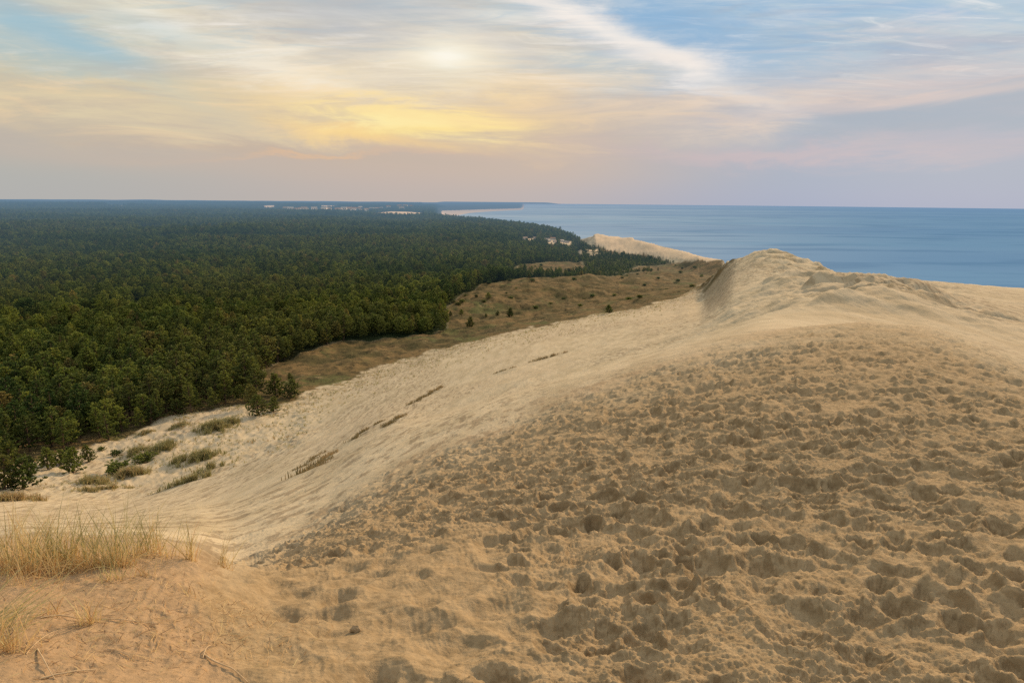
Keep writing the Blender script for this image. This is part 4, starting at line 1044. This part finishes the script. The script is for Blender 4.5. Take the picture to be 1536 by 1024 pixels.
def bar(px, py, wx, wy, ang):
    a, e = E(px, py); c_, s1 = math.cos(ang), math.sin(ang)
    a1 = t.m('SUBTRACT', t.m('ADD', az, t.m('MULTIPLY', t.m('SUBTRACT', wn1, .5), 5.)), a); e1 = t.m('SUBTRACT', elw2, e)
    u = t.m('DIVIDE', t.m('ADD', t.m('MULTIPLY', a1, c_), t.m('MULTIPLY', e1, s1)), wx); v = t.m('DIVIDE', t.m('SUBTRACT', t.m('MULTIPLY', e1, c_), t.m('MULTIPLY', a1, s1)), wy)
    return t.m('EXPONENT', t.m('MULTIPLY', t.m('ADD', t.m('MULTIPLY', u, u), t.m('MULTIPLY', v, v)), -1.))
fine = t.m('MULTIPLY', t.step(c5, .50, .66), t.step(el, 2., 6.))
base = t.mix(t.m('MULTIPLY', fine, .32), base, lit)
base = t.mix(t.m('MULTIPLY', t.m('MULTIPLY', t.step(c5, .50, .36), t.step(el, 1.5, 6.)), .28), base, grey)
base = t.mix(t.m('MULTIPLY', t.m('MULTIPLY', t.step(c6, .50, .34), t.step(el, 7., 13.)), .32), base, blue)
base = t.mix(t.m('MULTIPLY', t.m('MULTIPLY', t.step(c6, .52, .70), t.step(el, 6., 12.)), .4), base, (1.05, .97, .88))
over(bar(1010,40,8.,2.4,-.42), s2l(130,174,212), .6)
over(bar(925,52,10.,.8,-.40), s2l(255,244,232), .7)
over(bar(1000,92,4.,.6,-.15), s2l(252,238,226), .6)
over(t.step(t.m('ADD', bar(1450,172,15.,1.9,.06), t.m('MULTIPLY', t.m('SUBTRACT', c5, .5), 1.6)), .25, .95), s2l(150,166,184), .75)
over(bar(1400,150,11.,.35,.06), s2l(228,202,190), .45)
over(bar(540,15,8.,2.2,.0), s2l(176,182,190), .65)
over(bar(40,28,5.,1.2,-.35), s2l(150,188,206), .6)
over(bar(110,62,6.,.7,-.2), s2l(158,192,206), .6)
over(bar(230,45,5.,.9,-.15), s2l(176,202,210), .45)
over(bar(260,240,22.,.9,-.03), s2l(196,180,168), .5)
over(bar(560,206,6.,.45,-.12), s2l(255,214,140), .5)
over(t.step(t.m('ADD', blob(635,172,8.5,2.2,-.05), t.m('MULTIPLY', t.m('SUBTRACT', c5, .5), 1.4)), .45, 1.15), s2l(255,230,158), .65)
over(bar(650,196,6.,.4,.06), s2l(255,226,140), .5)
over(bar(740,60,6.,1.0,-.4), s2l(186,188,194), .4)
over(spot(670,88,3.2,1.1), s2l(255,250,226), .75)
over(spot(670,88,1.5,.55), s2l(255,255,246), 1.)
over(blob(670,88,7,2.4,0,c2,.4), s2l(255,240,214), .5)
hz_ = t.mix(t.step(az, -10., 26.), s2l(186,178,174), s2l(150,166,198))
base = t.mix(t.m('MULTIPLY', t.step(el, 2.5, -.3), .55), base, hz_)
# unseen bright veil above the frame, added as fill light for the sand; the clear-sky model shows through it
veil = t.mix(.25, (1.12, 1.10, 1.08), t.mix(1., sky.outputs[0], (.10, .10, .10), 'MULTIPLY'))
base = t.mix(t.step(el, 19., 34.), base, t.mix(1., veil, (.72, .74, .76), 'MULTIPLY'))
base = t.mix(.04, base, t.mix(1., sky.outputs[0], (.10, .10, .10), 'MULTIPLY'))
bg = t.node('ShaderNodeBackground'); t.put(bg.inputs[0], base); bg.inputs[1].default_value = 1.0
ow = t.node('ShaderNodeOutputWorld'); t.l.new(bg.outputs[0], ow.inputs[0])
w.cycles.sampling_method = 'MANUAL'; w.cycles.sample_map_resolution = 1024
scene.view_settings.view_transform = 'Standard'; scene.view_settings.look = 'None'; scene.view_settings.exposure = 0; scene.view_settings.gamma = 1
scene.cycles.max_bounces = 4; scene.cycles.diffuse_bounces = 2; scene.cycles.glossy_bounces = 2; scene.cycles.transmission_bounces = 2; scene.cycles.transparent_max_bounces = 4
scene.cycles.use_denoising = False; scene.cycles.sample_clamp_indirect = 3.0
